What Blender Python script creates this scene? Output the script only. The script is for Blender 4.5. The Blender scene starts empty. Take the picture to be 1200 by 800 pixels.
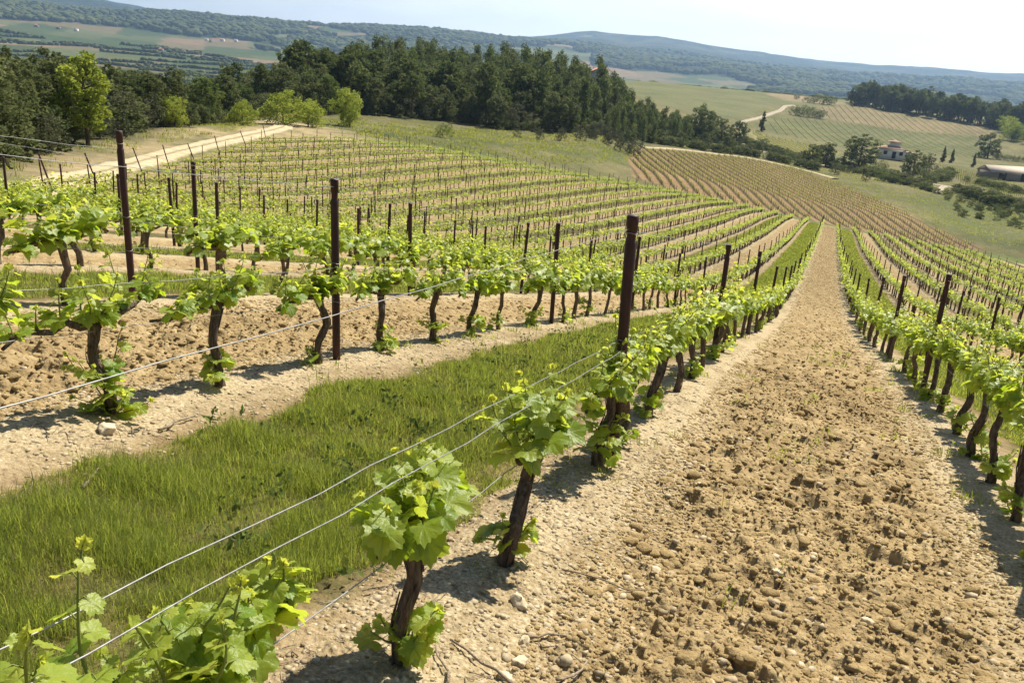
import bpy, bmesh
from mathutils import Matrix, Vector, noise as mnoise
import math, random
import numpy as np
R = math.radians
# ------------------------------------------------------------------ terrain
# world frame: x runs along the vine rows (downhill), y across them (left), z up; the camera stands at (0,-1,0)
W = 2.3                                   # row spacing in metres
EYE = np.array([0.0, -1.0, 0.0])
SURVEY = np.array([(144.7,-16.1,-22.19),(103.3,-16.1,-17.28),(77.5,-16.1,-14.02),(145,-13.8,-22.13),(98.2,-13.8,-16.69),(77.5,-13.8,-14.22),(141.7,-11.5,-21.78),(99.3,-11.5,-17.01),(74.3,-11.5,-13.8),(62.8,-11.5,-12.24),(52.6,-11.5,-10.89),(142.8,-9.2,-21.6),(102.9,-9.2,-17.21),(76,-9.2,-14.03),(57.1,-9.2,-11.41),(48.2,-9.2,-10.27),(40.4,-9.2,-9.13),(138.1,-6.9,-20.91),(99.5,-6.9,-16.75),(64,-6.9,-12.33),(49.1,-6.9,-10.28),(40.1,-6.9,-8.97),(34,-6.9,-7.98),(28.8,-6.9,-7.17),(144,-4.6,-21.57),(102.3,-4.6,-17.35),(66.7,-4.6,-12.69),(43,-4.6,-9.33),(36,-4.6,-8.41),(28.6,-4.6,-7.12),(23.6,-4.6,-6.19),(20.3,-4.6,-5.48),(17.29,-4.6,-4.9),(6.29,-2.3,-2.45),(7.54,-2.3,-2.76),(8.27,-2.3,-2.83),(10.48,-2.3,-3.31),(14.12,-2.3,-4.06),(27.6,-2.3,-6.83),(43.7,-2.3,-9.21),(70.3,-2.3,-12.48),(145,-2.3,-21.59),(84.3,-2.3,-15.14),(45.1,-2.3,-9.62),(34.8,-2.3,-8.22),(22.5,-2.3,-5.92),(13.83,-2.3,-4.03),(10.04,-2.3,-3.2),(7.77,-2.3,-2.82),(6.15,-2.3,-2.48),(2.09,0,-1.91),(2.97,0,-2.04),(4.72,0,-2.31),(8.17,0,-2.9),(10.6,0,-3.38),(14.83,0,-4.21),(32.8,0,-7.35),(90.9,0,-15.8),(3.03,2.3,-1.81),(3.99,2.3,-2.05),(4.99,2.3,-2.2),(5.31,2.3,-2.27),(5.99,2.3,-2.38),(6.97,2.3,-2.58),(8.04,2.3,-2.82),(10.46,2.3,-3.34),(12.15,2.3,-3.65),(17.16,2.3,-4.72),(22.6,2.3,-5.96),(31.8,2.3,-7.47),(40,2.3,-8.86),(50.3,2.3,-10.23),(87.1,2.3,-14.82),(147.9,2.3,-21.34),(141,4.6,-20.27),(64.4,4.6,-11.83),(46.3,4.6,-9.69),(36.4,4.6,-8.32),(29.4,4.6,-7.28),(5.12,4.6,-2.07),(5.55,4.6,-2.13),(142.1,6.9,-20.22),(78.1,6.9,-13.33),(55.4,6.9,-10.77),(40.9,6.9,-8.85),(33.4,6.9,-7.81),(26.2,6.9,-6.66),(138.5,9.2,-19.44),(80.9,9.2,-13.39),(58.9,9.2,-11.15),(52.3,9.2,-10.18),(41.3,9.2,-8.89),(32.8,9.2,-7.75),(27.6,9.2,-6.9),(140.5,11.5,-19.42),(89.5,11.5,-14.07),(63.5,11.5,-11.24),(47.9,11.5,-9.66),(40,11.5,-8.73),(33.7,11.5,-7.81),(28.4,11.5,-7.09),(11.17,11.5,-3.57),(135.6,13.8,-18.56),(96.9,13.8,-14.27),(74.7,13.8,-12.3),(54.3,13.8,-10.36),(47.2,13.8,-9.56),(39.9,13.8,-8.73),(136.8,16.1,-18.31),(85.6,16.1,-12.93),(70.4,16.1,-11.63),(54.4,16.1,-10.08),(46,16.1,-9.37),(37.7,16.1,-8.2),(135.9,18.4,-17.94),(96.7,18.4,-13.78),(79.6,18.4,-12.31),(61.5,18.4,-10.79),(52,18.4,-9.94),(41.6,18.4,-8.86),(37.6,18.4,-8.32),(106.5,23,-13.95),(90.2,23,-12.7),(75.7,23,-11.61),(64.1,23,-10.67),(51.3,23,-9.68),(46.5,23,-9.26),(106.9,27.6,-13.41),(89.8,27.6,-12.25),(76.1,27.6,-11.13),(61.1,27.6,-10.36),(55.3,27.6,-9.94),(46.6,27.6,-9.33),(40.8,27.6,-9.01),(103.9,32.2,-12.56),(88.1,32.2,-11.48),(64.2,32.2,-10.28),(54,32.2,-9.71),(47.4,32.2,-9.28),(100.2,36.8,-11.9),(73,36.8,-10.46),(61.5,36.8,-9.9),(53.9,36.8,-9.64),(81.8,41.4,-10.57),(60.5,41.4,-9.87),(90.6,46,-10.55),(67.1,46,-10.09),(99.4,50.6,-10.33),(73.7,50.6,-10.16)])
_S = 40.0
def _phi(r):
    r = np.maximum(r, 1e-9); return r*r*np.log(r)
def _tps():
    X = SURVEY[:, :2]/_S; n = len(X)
    lam = 0.02 + 0.6*(SURVEY[:, 0]/60)**2
    A = np.zeros((n+3, n+3))
    A[:n, :n] = _phi(np.linalg.norm(X[:, None]-X[None], axis=2)) + np.diag(lam)
    A[:n, n] = 1; A[:n, n+1:] = X; A[n, :n] = 1; A[n+1:, :n] = X.T
    return np.linalg.solve(A, np.r_[SURVEY[:, 2], 0, 0, 0]), X
_GX, _GY, _GD = -16.0, -60.0, 2.0         # near survey grid, 2 m
_NX, _NY = 106, 86
def _grid():
    w, X = _tps()
    gx = _GX+_GD*np.arange(_NX); gy = _GY+_GD*np.arange(_NY)
    q = np.stack(np.meshgrid(gx, gy, indexing='ij'), -1).reshape(-1, 2)/_S
    z = _phi(np.linalg.norm(q[:, None]-X[None], axis=2)) @ w[:-3] + w[-3] + q @ w[-2:]
    return z.reshape(_NX, _NY)
_Z = _grid()
def _cubic(t):
    return [-.5*t+t*t-.5*t**3, 1-2.5*t*t+1.5*t**3, .5*t+2*t*t-1.5*t**3, -.5*t*t+.5*t**3]
def near_z(x, y):
    a = np.clip((x-_GX)/_GD, 1, _NX-3.001); b = np.clip((y-_GY)/_GD, 1, _NY-3.001)
    i = a.astype(int); j = b.astype(int); wx = _cubic(a-i); wy = _cubic(b-j)
    s = 0
    for p in range(4):
        for q in range(4):
            s = s + wx[p]*wy[q]*_Z[i+p-1, j+q-1]
    return s
# far country: height profiles (distance, height) along directions seen from the eye
PROF = {
 -60: [(100,-14),(170,-22),(250,-26),(400,-28),(700,-22),(900,-24),(1500,-40),(3000,-20),(4500,30),(6500,100),(7500,90)],
 -9: [(100,-15.5),(166,-23),(200,-24.3),(250,-24.8),(290,-25.5),(350,-26.5),(400,-27),(500,-27),(620,-20.5),(700,-16.5),(800,-16),(1500,-42),(2600,-30),(3400,-4),(4400,52),(5200,62),(6500,165),(7500,120)],
 -4: [(100,-15),(150,-21.2),(200,-22.6),(250,-23.8),(300,-24.8),(350,-25.6),(400,-26),(500,-26),(620,-18.5),(720,-11.5),(800,-11.5),(1500,-42),(2600,-30),(3400,0),(4400,50),(5200,56),(6500,158),(7500,120)],
 0: [(100,-14.5),(148,-20.4),(185,-21.6),(220,-22.6),(250,-23.3),(300,-24.4),(380,-25),(480,-23.8),(600,-17),(720,-9.8),(800,-10),(1500,-42),(2600,-30),(3400,10),(4400,52),(5200,52),(6500,163),(7500,120)],
 7: [(100,-13.6),(140,-18),(180,-19.4),(245,-20.3),(300,-21),(400,-19.6),(550,-13),(680,-7.3),(800,-8.5),(1500,-42),(2600,-30),(3400,30),(4400,84),(5200,110),(6500,208),(7500,150)],
 12: [(100,-12.6),(140,-16.6),(180,-18),(232,-18.6),(300,-17.4),(400,-16),(550,-10),(680,-5.6),(800,-8),(1500,-42),(2600,-30),(3400,44),(4400,96),(5200,140),(6500,262),(7500,150)],
 16: [(100,-12),(130,-14.4),(170,-14.8),(210,-14),(250,-10.5),(300,-8.5),(400,-11),(550,-9),(680,-7),(800,-9),(1500,-42),(2600,-30),(3400,56),(4400,110),(5200,120),(6500,270),(7500,150)],
 20: [(100,-11.4),(130,-13),(180,-14),(200,-13.6),(245,-9),(300,-6.6),(400,-12),(600,-22),(800,-30),(1500,-45),(2600,-30),(3400,60),(4400,116),(5200,120),(6500,188),(7500,150)],
 24: [(100,-10.6),(130,-12),(180,-13.2),(205,-13.2),(250,-8.6),(300,-6),(400,-12),(600,-25),(800,-38),(1500,-46),(2600,-30),(3400,62),(4400,124),(5200,160),(6500,190),(7500,150)],
 30: [(100,-9.8),(130,-11),(165,-12),(195,-11.8),(240,-8.5),(290,-7.5),(400,-14),(600,-30),(800,-44),(1500,-46),(2200,-36),(2800,0),(3400,46),(4000,102),(5200,110),(6500,150),(7500,150)],
 36: [(60,-8.8),(95,-8.7),(110,-9.3),(140,-10.6),(180,-11.4),(220,-12),(300,-17),(600,-40),(800,-50),(1500,-47),(2200,-34),(2800,-4),(3400,44),(4000,98),(5200,110),(6500,140),(7500,140)],
 42: [(30,-6),(55,-8.3),(72,-8.6),(95,-8.6),(115,-10.5),(150,-13.6),(200,-18),(300,-26),(600,-45),(800,-52),(1500,-46),(2200,-30),(2800,0),(3400,46),(4000,96),(5200,110),(6500,190),(7500,200)],
 48: [(25,-5.4),(42,-7),(58,-7.3),(75,-7.8),(95,-10.4),(130,-14),(200,-20),(300,-28),(600,-46),(800,-52),(1500,-45),(2200,-26),(2800,4),(3400,46),(4000,88),(5200,100),(6500,240),(7500,290)],
 53: [(20,-4.8),(34,-5.9),(48,-6.6),(70,-8.6),(90,-11),(130,-15),(200,-21),(300,-29),(600,-46),(800,-52),(1500,-45),(2200,-24),(2800,6),(3400,44),(4000,84),(5200,100),(6500,270),(7500,330)],
 100: [(20,-4),(40,-5),(60,-8),(90,-11),(130,-14),(200,-18),(300,-25),(600,-40),(800,-45),(1500,-40),(2200,-20),(2800,6),(3400,40),(4000,80),(5200,100),(6500,250),(7500,300)],
 180: [(20,3),(60,9),(120,12),(300,5),(800,-10),(2000,-20),(4000,60),(6500,150),(7500,150)],
 300: [(100,-14),(170,-22),(250,-26),(400,-28),(700,-22),(900,-24),(1500,-40),(3000,-20),(4500,30),(6500,100),(7500,90)]}
_AZ = np.array(sorted(PROF), float)
_LR = np.linspace(math.log(15), math.log(8000), 260)
_P = np.array([np.interp(np.exp(_LR), [p[0] for p in PROF[int(a)]], [p[1] for p in PROF[int(a)]]) for a in _AZ])
for _ in range(2):
    _P[:, 1:-1] = (_P[:, :-2]+2*_P[:, 1:-1]+_P[:, 2:])/4
def far_z(x, y):
    dx = x-EYE[0]; dy = y-EYE[1]
    r = np.hypot(dx, dy); a = np.degrees(np.arctan2(dy, dx)); a = np.where(a < -60, a+360, a)
    t = np.clip((np.log(np.maximum(r, 1))-_LR[0])/(_LR[1]-_LR[0]), 0, len(_LR)-1.001)
    i = t.astype(int); f = t-i
    k = np.clip(np.searchsorted(_AZ, a, side='right')-1, 0, len(_AZ)-2)
    g = np.clip((a-_AZ[k])/(_AZ[k+1]-_AZ[k]), 0, 1); g = g*g*(3-2*g)*.5+g*.5
    z0 = _P[k, i]*(1-f)+_P[k, i+1]*f; z1 = _P[k+1, i]*(1-f)+_P[k+1, i+1]*f
    return z0*(1-g)+z1*g
def sstep(e0, e1, x):
    t = np.clip((x-e0)/(e1-e0), 0, 1); return t*t*(3-2*t)
# the surveyed vineyard: a polygon in plan; outside it the near survey fades into the far country
PLOT = np.array([(-14,-40),(140,-34),(146,-12),(143,0),(138,19),(118,27),(108,32),(101,50),(92,58),(80,58),(62,50),(43,40.5),(33,34.5),(26,29.5),(10,17),(-14,0)], float)
def poly_sd(x, y, poly):
    """signed distance to a polygon in plan, positive inside"""
    d = np.full(x.shape, 1e9); ins = np.zeros(x.shape, bool)
    for a, b in zip(poly, np.roll(poly, -1, 0)):
        ex, ey = b-a; px = x-a[0]; py = y-a[1]
        t = np.clip((px*ex+py*ey)/(ex*ex+ey*ey), 0, 1)
        d = np.minimum(d, np.hypot(px-t*ex, py-t*ey))
        c = ((a[1] > y) != (b[1] > y)) & (x < (b[0]-a[0])*(y-a[1])/((b[1]-a[1]) if b[1] != a[1] else 1e-9)+a[0])
        ins ^= c
    return np.where(ins, d, -d)
def line_d(x, y, pts):
    d = np.full(np.shape(x), 1e9)
    for a, b in zip(pts[:-1], pts[1:]):
        ex, ey = b[0]-a[0], b[1]-a[1]; px = x-a[0]; py = y-a[1]
        t = np.clip((px*ex+py*ey)/(ex*ex+ey*ey), 0, 1)
        d = np.minimum(d, np.hypot(px-t*ex, py-t*ey))
    return d
def base_z(x, y):
    x = np.asarray(x, float); y = np.asarray(y, float); sh = x.shape
    x = np.atleast_1d(x); y = np.atleast_1d(y)
    out = np.empty(x.shape)
    r = np.hypot(x, y+1)
    n = (r < 330)
    out[~n] = far_z(x[~n], y[~n])
    q = r > 900
    if q.any(): out[q] += (fbm(x[q]/420, y[q]/420, 71, 5)-.5)*np.clip((r[q]-900)*.02, 0, 55)      # folds of the far hills
    if n.any():
        xn, yn = x[n], y[n]
        sd = poly_sd(xn, yn, PLOT)
        w = sstep(-26, -1, sd)
        out[n] = near_z(xn, yn)*w + far_z(xn, yn)*(1-w)
    return out.reshape(sh)
def hz(x, y):
    return float(base_z(np.array([float(x)]), np.array([float(y)]))[0])
# ------------------------------------------------------------------ camera, sky, sun, exposure
SC = bpy.context.scene
COL = SC.collection
F_PX, PITCH, ROLL, YAW = 1000.0, 17.972, 4.0, 19.837
def cam_axes():
    p, r, y = R(PITCH), R(ROLL), R(YAW)
    f = np.array([math.cos(p)*math.cos(y), math.cos(p)*math.sin(y), -math.sin(p)])
    rt = np.array([math.sin(y), -math.cos(y), 0.0]); dn = np.cross(f, rt)
    return rt*math.cos(r)-dn*math.sin(r), dn*math.cos(r)+rt*math.sin(r), f
CX, CY, CF = cam_axes()
cam_d = bpy.data.cameras.new('camera'); cam = bpy.data.objects.new('camera', cam_d); COL.objects.link(cam)
cam_d.sensor_width = 36; cam_d.lens = 36*F_PX/1200
cam_d.clip_start = .05; cam_d.clip_end = 30000
M_ = Matrix.Identity(4)
for i_ in range(3):
    M_[i_][0] = CX[i_]; M_[i_][1] = -CY[i_]; M_[i_][2] = -CF[i_]; M_[i_][3] = EYE[i_]
cam.matrix_world = M_
SC.camera = cam
def in_view(x, y, z, m=0.0):
    """is a point inside the photo's field of view, m pixels of margin (used only to leave out what nobody sees)"""
    q = np.stack([np.asarray(x, float)-EYE[0], np.asarray(y, float)-EYE[1], np.asarray(z, float)-EYE[2]], -1)
    d = q@CF; X = 600+F_PX*(q@CX)/np.maximum(d, 1e-6); Y = 400+F_PX*(q@CY)/np.maximum(d, 1e-6)
    return (d > .2) & (X > -m) & (X < 1200+m) & (Y > -m) & (Y < 800+m)

SUN_AZ, SUN_EL = -16.0, 52.0
wd = bpy.data.worlds.new('World'); SC.world = wd; wd.use_nodes = True
wn = wd.node_tree.nodes; wl = wd.node_tree.links
sky = wn.new('ShaderNodeTexSky'); sky.sky_type = 'NISHITA'; sky.sun_disc = False
sky.sun_elevation = R(SUN_EL); sky.sun_rotation = R(90-SUN_AZ)
sky.altitude = 200; sky.air_density = 1.0; sky.dust_density = 1.2; sky.ozone_density = 2.5
bg = wn['Background']; bg.inputs['Strength'].default_value = .055
# the pale hazy band of sky above the horizon, brightest towards the sun, with a trace of thin cloud
tc_ = wn.new('ShaderNodeTexCoord').outputs['Generated']
def wmath(op, a_, b_=None, clamp=False):
    n = wn.new('ShaderNodeMath'); n.operation = op; n.use_clamp = clamp
    for i, v in enumerate((a_, b_)):
        if v is None: continue
        if isinstance(v, bpy.types.NodeSocket): wl.new(v, n.inputs[i])
        else: n.inputs[i].default_value = v
    return n.outputs[0]
sx_ = wn.new('ShaderNodeSeparateXYZ'); wl.new(tc_, sx_.inputs[0])
zr_ = wn.new('ShaderNodeMapRange'); zr_.interpolation_type = 'SMOOTHSTEP'; wl.new(sx_.outputs[2], zr_.inputs[0])
zr_.inputs[1].default_value = .02; zr_.inputs[2].default_value = .30; zr_.inputs[3].default_value = 1; zr_.inputs[4].default_value = 0
az_ = wmath('ADD', wmath('MULTIPLY', sx_.outputs[0], math.cos(R(SUN_AZ))), wmath('MULTIPLY', sx_.outputs[1], math.sin(R(SUN_AZ))))
az_ = wmath('POWER', wmath('MAXIMUM', az_, 0.0), 1.6)
mp_ = wn.new('ShaderNodeMapping'); mp_.inputs['Scale'].default_value = (2.2, 5.0, 22.0); mp_.inputs['Rotation'].default_value = (.1, .05, .5); wl.new(tc_, mp_.inputs[0])
cn_ = wn.new('ShaderNodeTexNoise'); cn_.inputs['Scale'].default_value = 1.6; cn_.inputs['Detail'].default_value = 7; cn_.inputs['Roughness'].default_value = .6; wl.new(mp_.outputs[0], cn_.inputs['Vector'])
fc_ = wmath('MULTIPLY', zr_.outputs[0], wmath('ADD', wmath('MULTIPLY', az_, .75), wmath('MULTIPLY', cn_.outputs[0], .5)), True)
mx_ = wn.new('ShaderNodeMix'); mx_.data_type = 'RGBA'; mx_.inputs[7].default_value = (15.5, 15.6, 15.6, 1)
wl.new(fc_, mx_.inputs[0]); wl.new(sky.outputs[0], mx_.inputs[6]); wl.new(mx_.outputs[2], bg.inputs['Color'])
sun_d = bpy.data.lights.new('sun', 'SUN'); sun = bpy.data.objects.new('sun', sun_d); COL.objects.link(sun)
sun_d.energy = 5.0; sun_d.angle = R(.53); sun_d.color = (1, .925, .79)
sv = Vector((math.cos(R(SUN_EL))*math.cos(R(SUN_AZ)), math.cos(R(SUN_EL))*math.sin(R(SUN_AZ)), math.sin(R(SUN_EL))))
sun.rotation_euler = sv.to_track_quat('Z', 'Y').to_euler(); sun.location = (0, 0, 60)
vs = SC.view_settings
vs.view_transform = 'Standard'; vs.look = 'None'; vs.exposure = .82; vs.gamma = 1.0; vs.use_curve_mapping = False
SC.display_settings.display_device = 'sRGB'
SC.render.engine = 'CYCLES'
SC.cycles.max_bounces = 8; SC.cycles.diffuse_bounces = 3; SC.cycles.transmission_bounces = 4
SC.cycles.transparent_max_bounces = 8; SC.cycles.volume_bounces = 1; SC.cycles.use_denoising = True

# ------------------------------------------------------------------ helpers
def N(tree, kind, ins=None, **kw):
    n = tree.nodes.new(kind)
    for k, v in kw.items(): setattr(n, k, v)
    for k, v in (ins or {}).items():
        if isinstance(v, bpy.types.NodeSocket): tree.links.new(v, n.inputs[k])
        else: n.inputs[k].default_value = v
    return n
def math_(t, op, a, b=None, c=None, clamp=False):
    n = t.nodes.new('ShaderNodeMath'); n.operation = op; n.use_clamp = clamp
    for i, v in enumerate((a, b, c)):
        if v is None: continue
        if isinstance(v, bpy.types.NodeSocket): t.links.new(v, n.inputs[i])
        else: n.inputs[i].default_value = v
    return n.outputs[0]
def mix_(t, f, a, b, mode='MIX'):
    n = t.nodes.new('ShaderNodeMix'); n.data_type = 'RGBA'; n.blend_type = mode; n.clamp_factor = True
    for i, v in ((0, f), (6, a), (7, b)):
        if isinstance(v, bpy.types.NodeSocket): t.links.new(v, n.inputs[i])
        else: n.inputs[i].default_value = v if i == 0 else (*v, 1) if len(v) == 3 else v
    return n.outputs[2]
def ramp_(t, f, stops, interp='LINEAR'):
    n = t.nodes.new('ShaderNodeValToRGB'); n.color_ramp.interpolation = interp
    e = n.color_ramp.elements
    while len(e) < len(stops): e.new(.5)
    for el, (p, c) in zip(e, stops):
        el.position = p; el.color = (*c, 1) if not isinstance(c, float) else (c, c, c, 1)
    t.links.new(f, n.inputs[0]); return n.outputs[0]
def noise_(t, vec, scale, detail=4, rough=.55, out=0):
    n = N(t, 'ShaderNodeTexNoise', {'Scale': scale, 'Detail': detail, 'Roughness': rough})
    if vec is not None: t.links.new(vec, n.inputs['Vector'])
    return n.outputs[out]
def new_mat(name):
    m = bpy.data.materials.new(name); m.use_nodes = True
    t = m.node_tree; t.nodes.clear()
    out = t.nodes.new('ShaderNodeOutputMaterial'); return m, t, out
def pos_(t): return t.nodes.new('ShaderNodeNewGeometry').outputs['Position']
def obj_(t): return t.nodes.new('ShaderNodeTexCoord').outputs['Object']
def bump_(t, h, s, d=.01):
    return N(t, 'ShaderNodeBump', {'Height': h, 'Strength': s, 'Distance': d}).outputs[0]
def attr_(t, name, fac=True):
    n = t.nodes.new('ShaderNodeAttribute'); n.attribute_name = name
    return n.outputs['Fac'] if fac else n.outputs['Color']
def principled(t, out, col, rough=.9, normal=None, spec=.2, **kw):
    ins = {'Base Color': col if isinstance(col, bpy.types.NodeSocket) else (*col, 1), 'Roughness': rough, 'Specular IOR Level': spec}
    if normal is not None: ins['Normal'] = normal
    ins.update(kw)
    b = N(t, 'ShaderNodeBsdfPrincipled', ins); t.links.new(b.outputs[0], out.inputs[0]); return b

def mesh_np(name, V, faces, mats=(), smooth=False, attrs=None, mat_idx=None):
    """faces: list of (n,3)/(n,4) index arrays; attrs: {name: per-vertex array (n,) or (n,3)}"""
    V = np.asarray(V, np.float32); me = bpy.data.meshes.new(name)
    faces = [np.asarray(f, np.int32) for f in faces if len(f)]
    me.vertices.add(len(V)); me.vertices.foreach_set('co', V.ravel())
    nl = sum(f.size for f in faces); nf = sum(len(f) for f in faces)
    me.loops.add(nl); me.polygons.add(nf)
    me.loops.foreach_set('vertex_index', np.concatenate([f.ravel() for f in faces]))
    tot = np.concatenate([np.full(len(f), f.shape[1], np.int32) for f in faces])
    start = np.r_[0, np.cumsum(tot)[:-1]].astype(np.int32)
    me.polygons.foreach_set('loop_start', start); me.polygons.foreach_set('loop_total', tot)
    if smooth: me.polygons.foreach_set('use_smooth', np.ones(nf, bool))
    for m in mats: me.materials.append(m)
    if mat_idx is not None: me.polygons.foreach_set('material_index', np.asarray(mat_idx, np.int32))
    for k, a in (attrs or {}).items():
        a = np.asarray(a, np.float32)
        if a.ndim == 1:
            at = me.attributes.new(k, 'FLOAT', 'POINT'); at.data.foreach_set('value', a)
        else:
            at = me.attributes.new(k, 'FLOAT_COLOR', 'POINT')
            at.data.foreach_set('color', np.c_[a, np.ones(len(a), np.float32)].ravel().astype(np.float32))
    me.update(calc_edges=True); return me
class MB:
    """collects vertices and faces of one mesh"""
    def __init__(s): s.v = []; s.f3 = []; s.f4 = []; s.m3 = []; s.m4 = []; s.n = 0; s.a = []
    def add(s, V, f3=None, f4=None, m=0, a=0.5):
        V = np.asarray(V, float); s.v.append(V)
        s.a.append(np.full(len(V), a) if np.isscalar(a) else np.asarray(a, float))
        if f3 is not None and len(f3): f3 = np.asarray(f3)+s.n; s.f3.append(f3); s.m3.append(np.full(len(f3), m))
        if f4 is not None and len(f4): f4 = np.asarray(f4)+s.n; s.f4.append(f4); s.m4.append(np.full(len(f4), m))
        s.n += len(V)
    def mesh(s, name, mats, smooth=False):
        fs = []; mi = []
        if s.f3: fs.append(np.concatenate(s.f3)); mi.append(np.concatenate(s.m3))
        if s.f4: fs.append(np.concatenate(s.f4)); mi.append(np.concatenate(s.m4))
        return mesh_np(name, np.concatenate(s.v), fs, mats, smooth, {'tint': np.concatenate(s.a)}, np.concatenate(mi))
    def build(s, name, mats, parent=None, smooth=False):
        return link(name, s.mesh(name, mats, smooth), parent)
    def box(s, c, h, rz=0, m=0, a=.5):
        c = np.array(c, float); x, y, z = h
        P = np.array([(i*x, j*y, k*z) for k in (-1, 1) for i, j in ((-1,-1),(1,-1),(1,1),(-1,1))], float)
        cs, sn = math.cos(rz), math.sin(rz); P[:, :2] = P[:, :2]@np.array([[cs, sn], [-sn, cs]])
        s.add(P+c, f4=[(3,2,1,0),(4,5,6,7),(0,1,5,4),(1,2,6,5),(2,3,7,6),(3,0,4,7)], m=m, a=a)
def link(name, me, parent=None, loc=None, rz=0.0, sc=None):
    o = bpy.data.objects.new(name, me); COL.objects.link(o)
    if parent is not None: o.parent = parent
    if loc is not None: o.location = loc
    if rz: o.rotation_euler.z = rz
    if sc is not None: o.scale = (sc, sc, sc) if np.isscalar(sc) else sc
    return o
def tag(o, label, cat, group=None):
    o['label'] = label; o['category'] = cat
    if group: o['group'] = group
    return o
def empty(name, loc, rz=0.0, sc=None):
    o = link(name, None, None, loc, rz, sc); o.empty_display_size = .3; return o
def structure(o): o['kind'] = 'structure'; return o
def stuff(o, label, cat): o['kind'] = 'stuff'; return tag(o, label, cat)
def copy_tree(o, parent=None):
    c = o.copy(); COL.objects.link(c)
    if parent is not None: c.parent = parent
    for ch in o.children: copy_tree(ch, c)
    return c
def tube(path, rad, n=6, rng=None, rough=0.0, cap=True):
    P = np.asarray(path, float); k = len(P); rad = np.broadcast_to(rad, (k,)).astype(float)
    T = np.gradient(P, axis=0); T /= np.maximum(np.linalg.norm(T, axis=1, keepdims=True), 1e-9)
    ref = np.array([0, 0, 1.0]) if abs(T[0, 2]) < .8 else np.array([1.0, 0, 0])
    A = np.cross(T, ref); A /= np.maximum(np.linalg.norm(A, axis=1, keepdims=True), 1e-9); B = np.cross(T, A)
    th = np.linspace(0, 2*math.pi, n, endpoint=False)
    rr = np.repeat(rad[:, None], n, 1)
    if rng is not None and rough:
        prof = rng.normal(0, rough, n); rr = rr*(1+prof[None]*.7+rng.normal(0, rough*.6, (k, n)))
    V = P[:, None]+rr[..., None]*(A[:, None]*np.cos(th)[None, :, None]+B[:, None]*np.sin(th)[None, :, None])
    V = V.reshape(-1, 3)
    i = np.arange(k-1)[:, None]*n; j = np.arange(n)[None]; jn = (j+1) % n
    f4 = np.stack([i+j, i+jn, i+n+jn, i+n+j], -1).reshape(-1, 4)
    f3 = []
    if cap:
        V = np.vstack([V, P[:1], P[-1:]]); a, b = k*n, k*n+1
        f3 = [(a, (q+1) % n, q) for q in range(n)]+[(b, (k-1)*n+q, (k-1)*n+(q+1) % n) for q in range(n)]
    return V, f3, f4
# value noise and scattered bumps for the soil, in numpy
def _hash(i, j, s):
    h = (i.astype(np.int64)*374761393+j.astype(np.int64)*668265263+s*1442695041) & 0x7fffffff
    h = ((h ^ (h >> 13))*1274126177) & 0x7fffffff
    h = ((h ^ (h >> 16))*668265263) & 0x7fffffff
    return ((h ^ (h >> 15)) & 0xffffff)/float(0x1000000)
def vnoise(x, y, s=0):
    i = np.floor(x); j = np.floor(y); fx = x-i; fy = y-j; i = i.astype(np.int64); j = j.astype(np.int64)
    fx = fx*fx*(3-2*fx); fy = fy*fy*(3-2*fy)
    return (_hash(i, j, s)*(1-fx)+_hash(i+1, j, s)*fx)*(1-fy)+(_hash(i, j+1, s)*(1-fx)+_hash(i+1, j+1, s)*fx)*fy
def fbm(x, y, s=0, o=4):
    t = 0; a = .5
    for k in range(o):
        t = t+a*vnoise(x*2**k, y*2**k, s+k*17); a *= .5
    return t/(1-.5**o)
def lumps(x, y, cell, s, keep=1.0):
    """height of rounded clods, one per jittered cell"""
    X = x/cell; Y = y/cell
    X = X+.35*(vnoise(X*2.1, Y*2.1, s+5)-.5); Y = Y+.35*(vnoise(X*2.3, Y*2.3, s+9)-.5)
    i0 = np.floor(X).astype(np.int64); j0 = np.floor(Y).astype(np.int64); best = np.zeros(x.shape)
    for di in (-1, 0, 1):
        for dj in (-1, 0, 1):
            i = i0+di; j = j0+dj
            cx = i+.5+.7*(_hash(i, j, s)-.5); cy = j+.5+.7*(_hash(i, j, s+1)-.5)
            rr = .22+.34*_hash(i, j, s+2)**2
            an = _hash(i, j, s+4)*3.14; ca, sa = np.cos(an), np.sin(an); p = ((X-cx)*ca+(Y-cy)*sa)/rr; q = ((Y-cy)*ca-(X-cx)*sa)/(rr*(.65+.5*_hash(i, j, s+6)))
            d = .55*np.maximum(np.maximum(np.abs(p), np.abs(q)), np.abs(p+q)*.72)+.45*np.sqrt(p*p+q*q)      # blocky, not round
            h = np.clip((1-d)*2.1, 0, 1)*(.72+.30*p*(_hash(i, j, s+7)-.3)*2)*rr*np.where(_hash(i, j, s+3) < keep, .78, 0)
            best = np.maximum(best, h)
    return best*cell
def lane_s(y):
    """across-lane coordinate: 0..2.3 the grass lanes, 2.3..4.6 the tilled lanes"""
    return np.mod(y, 2*W)
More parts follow.
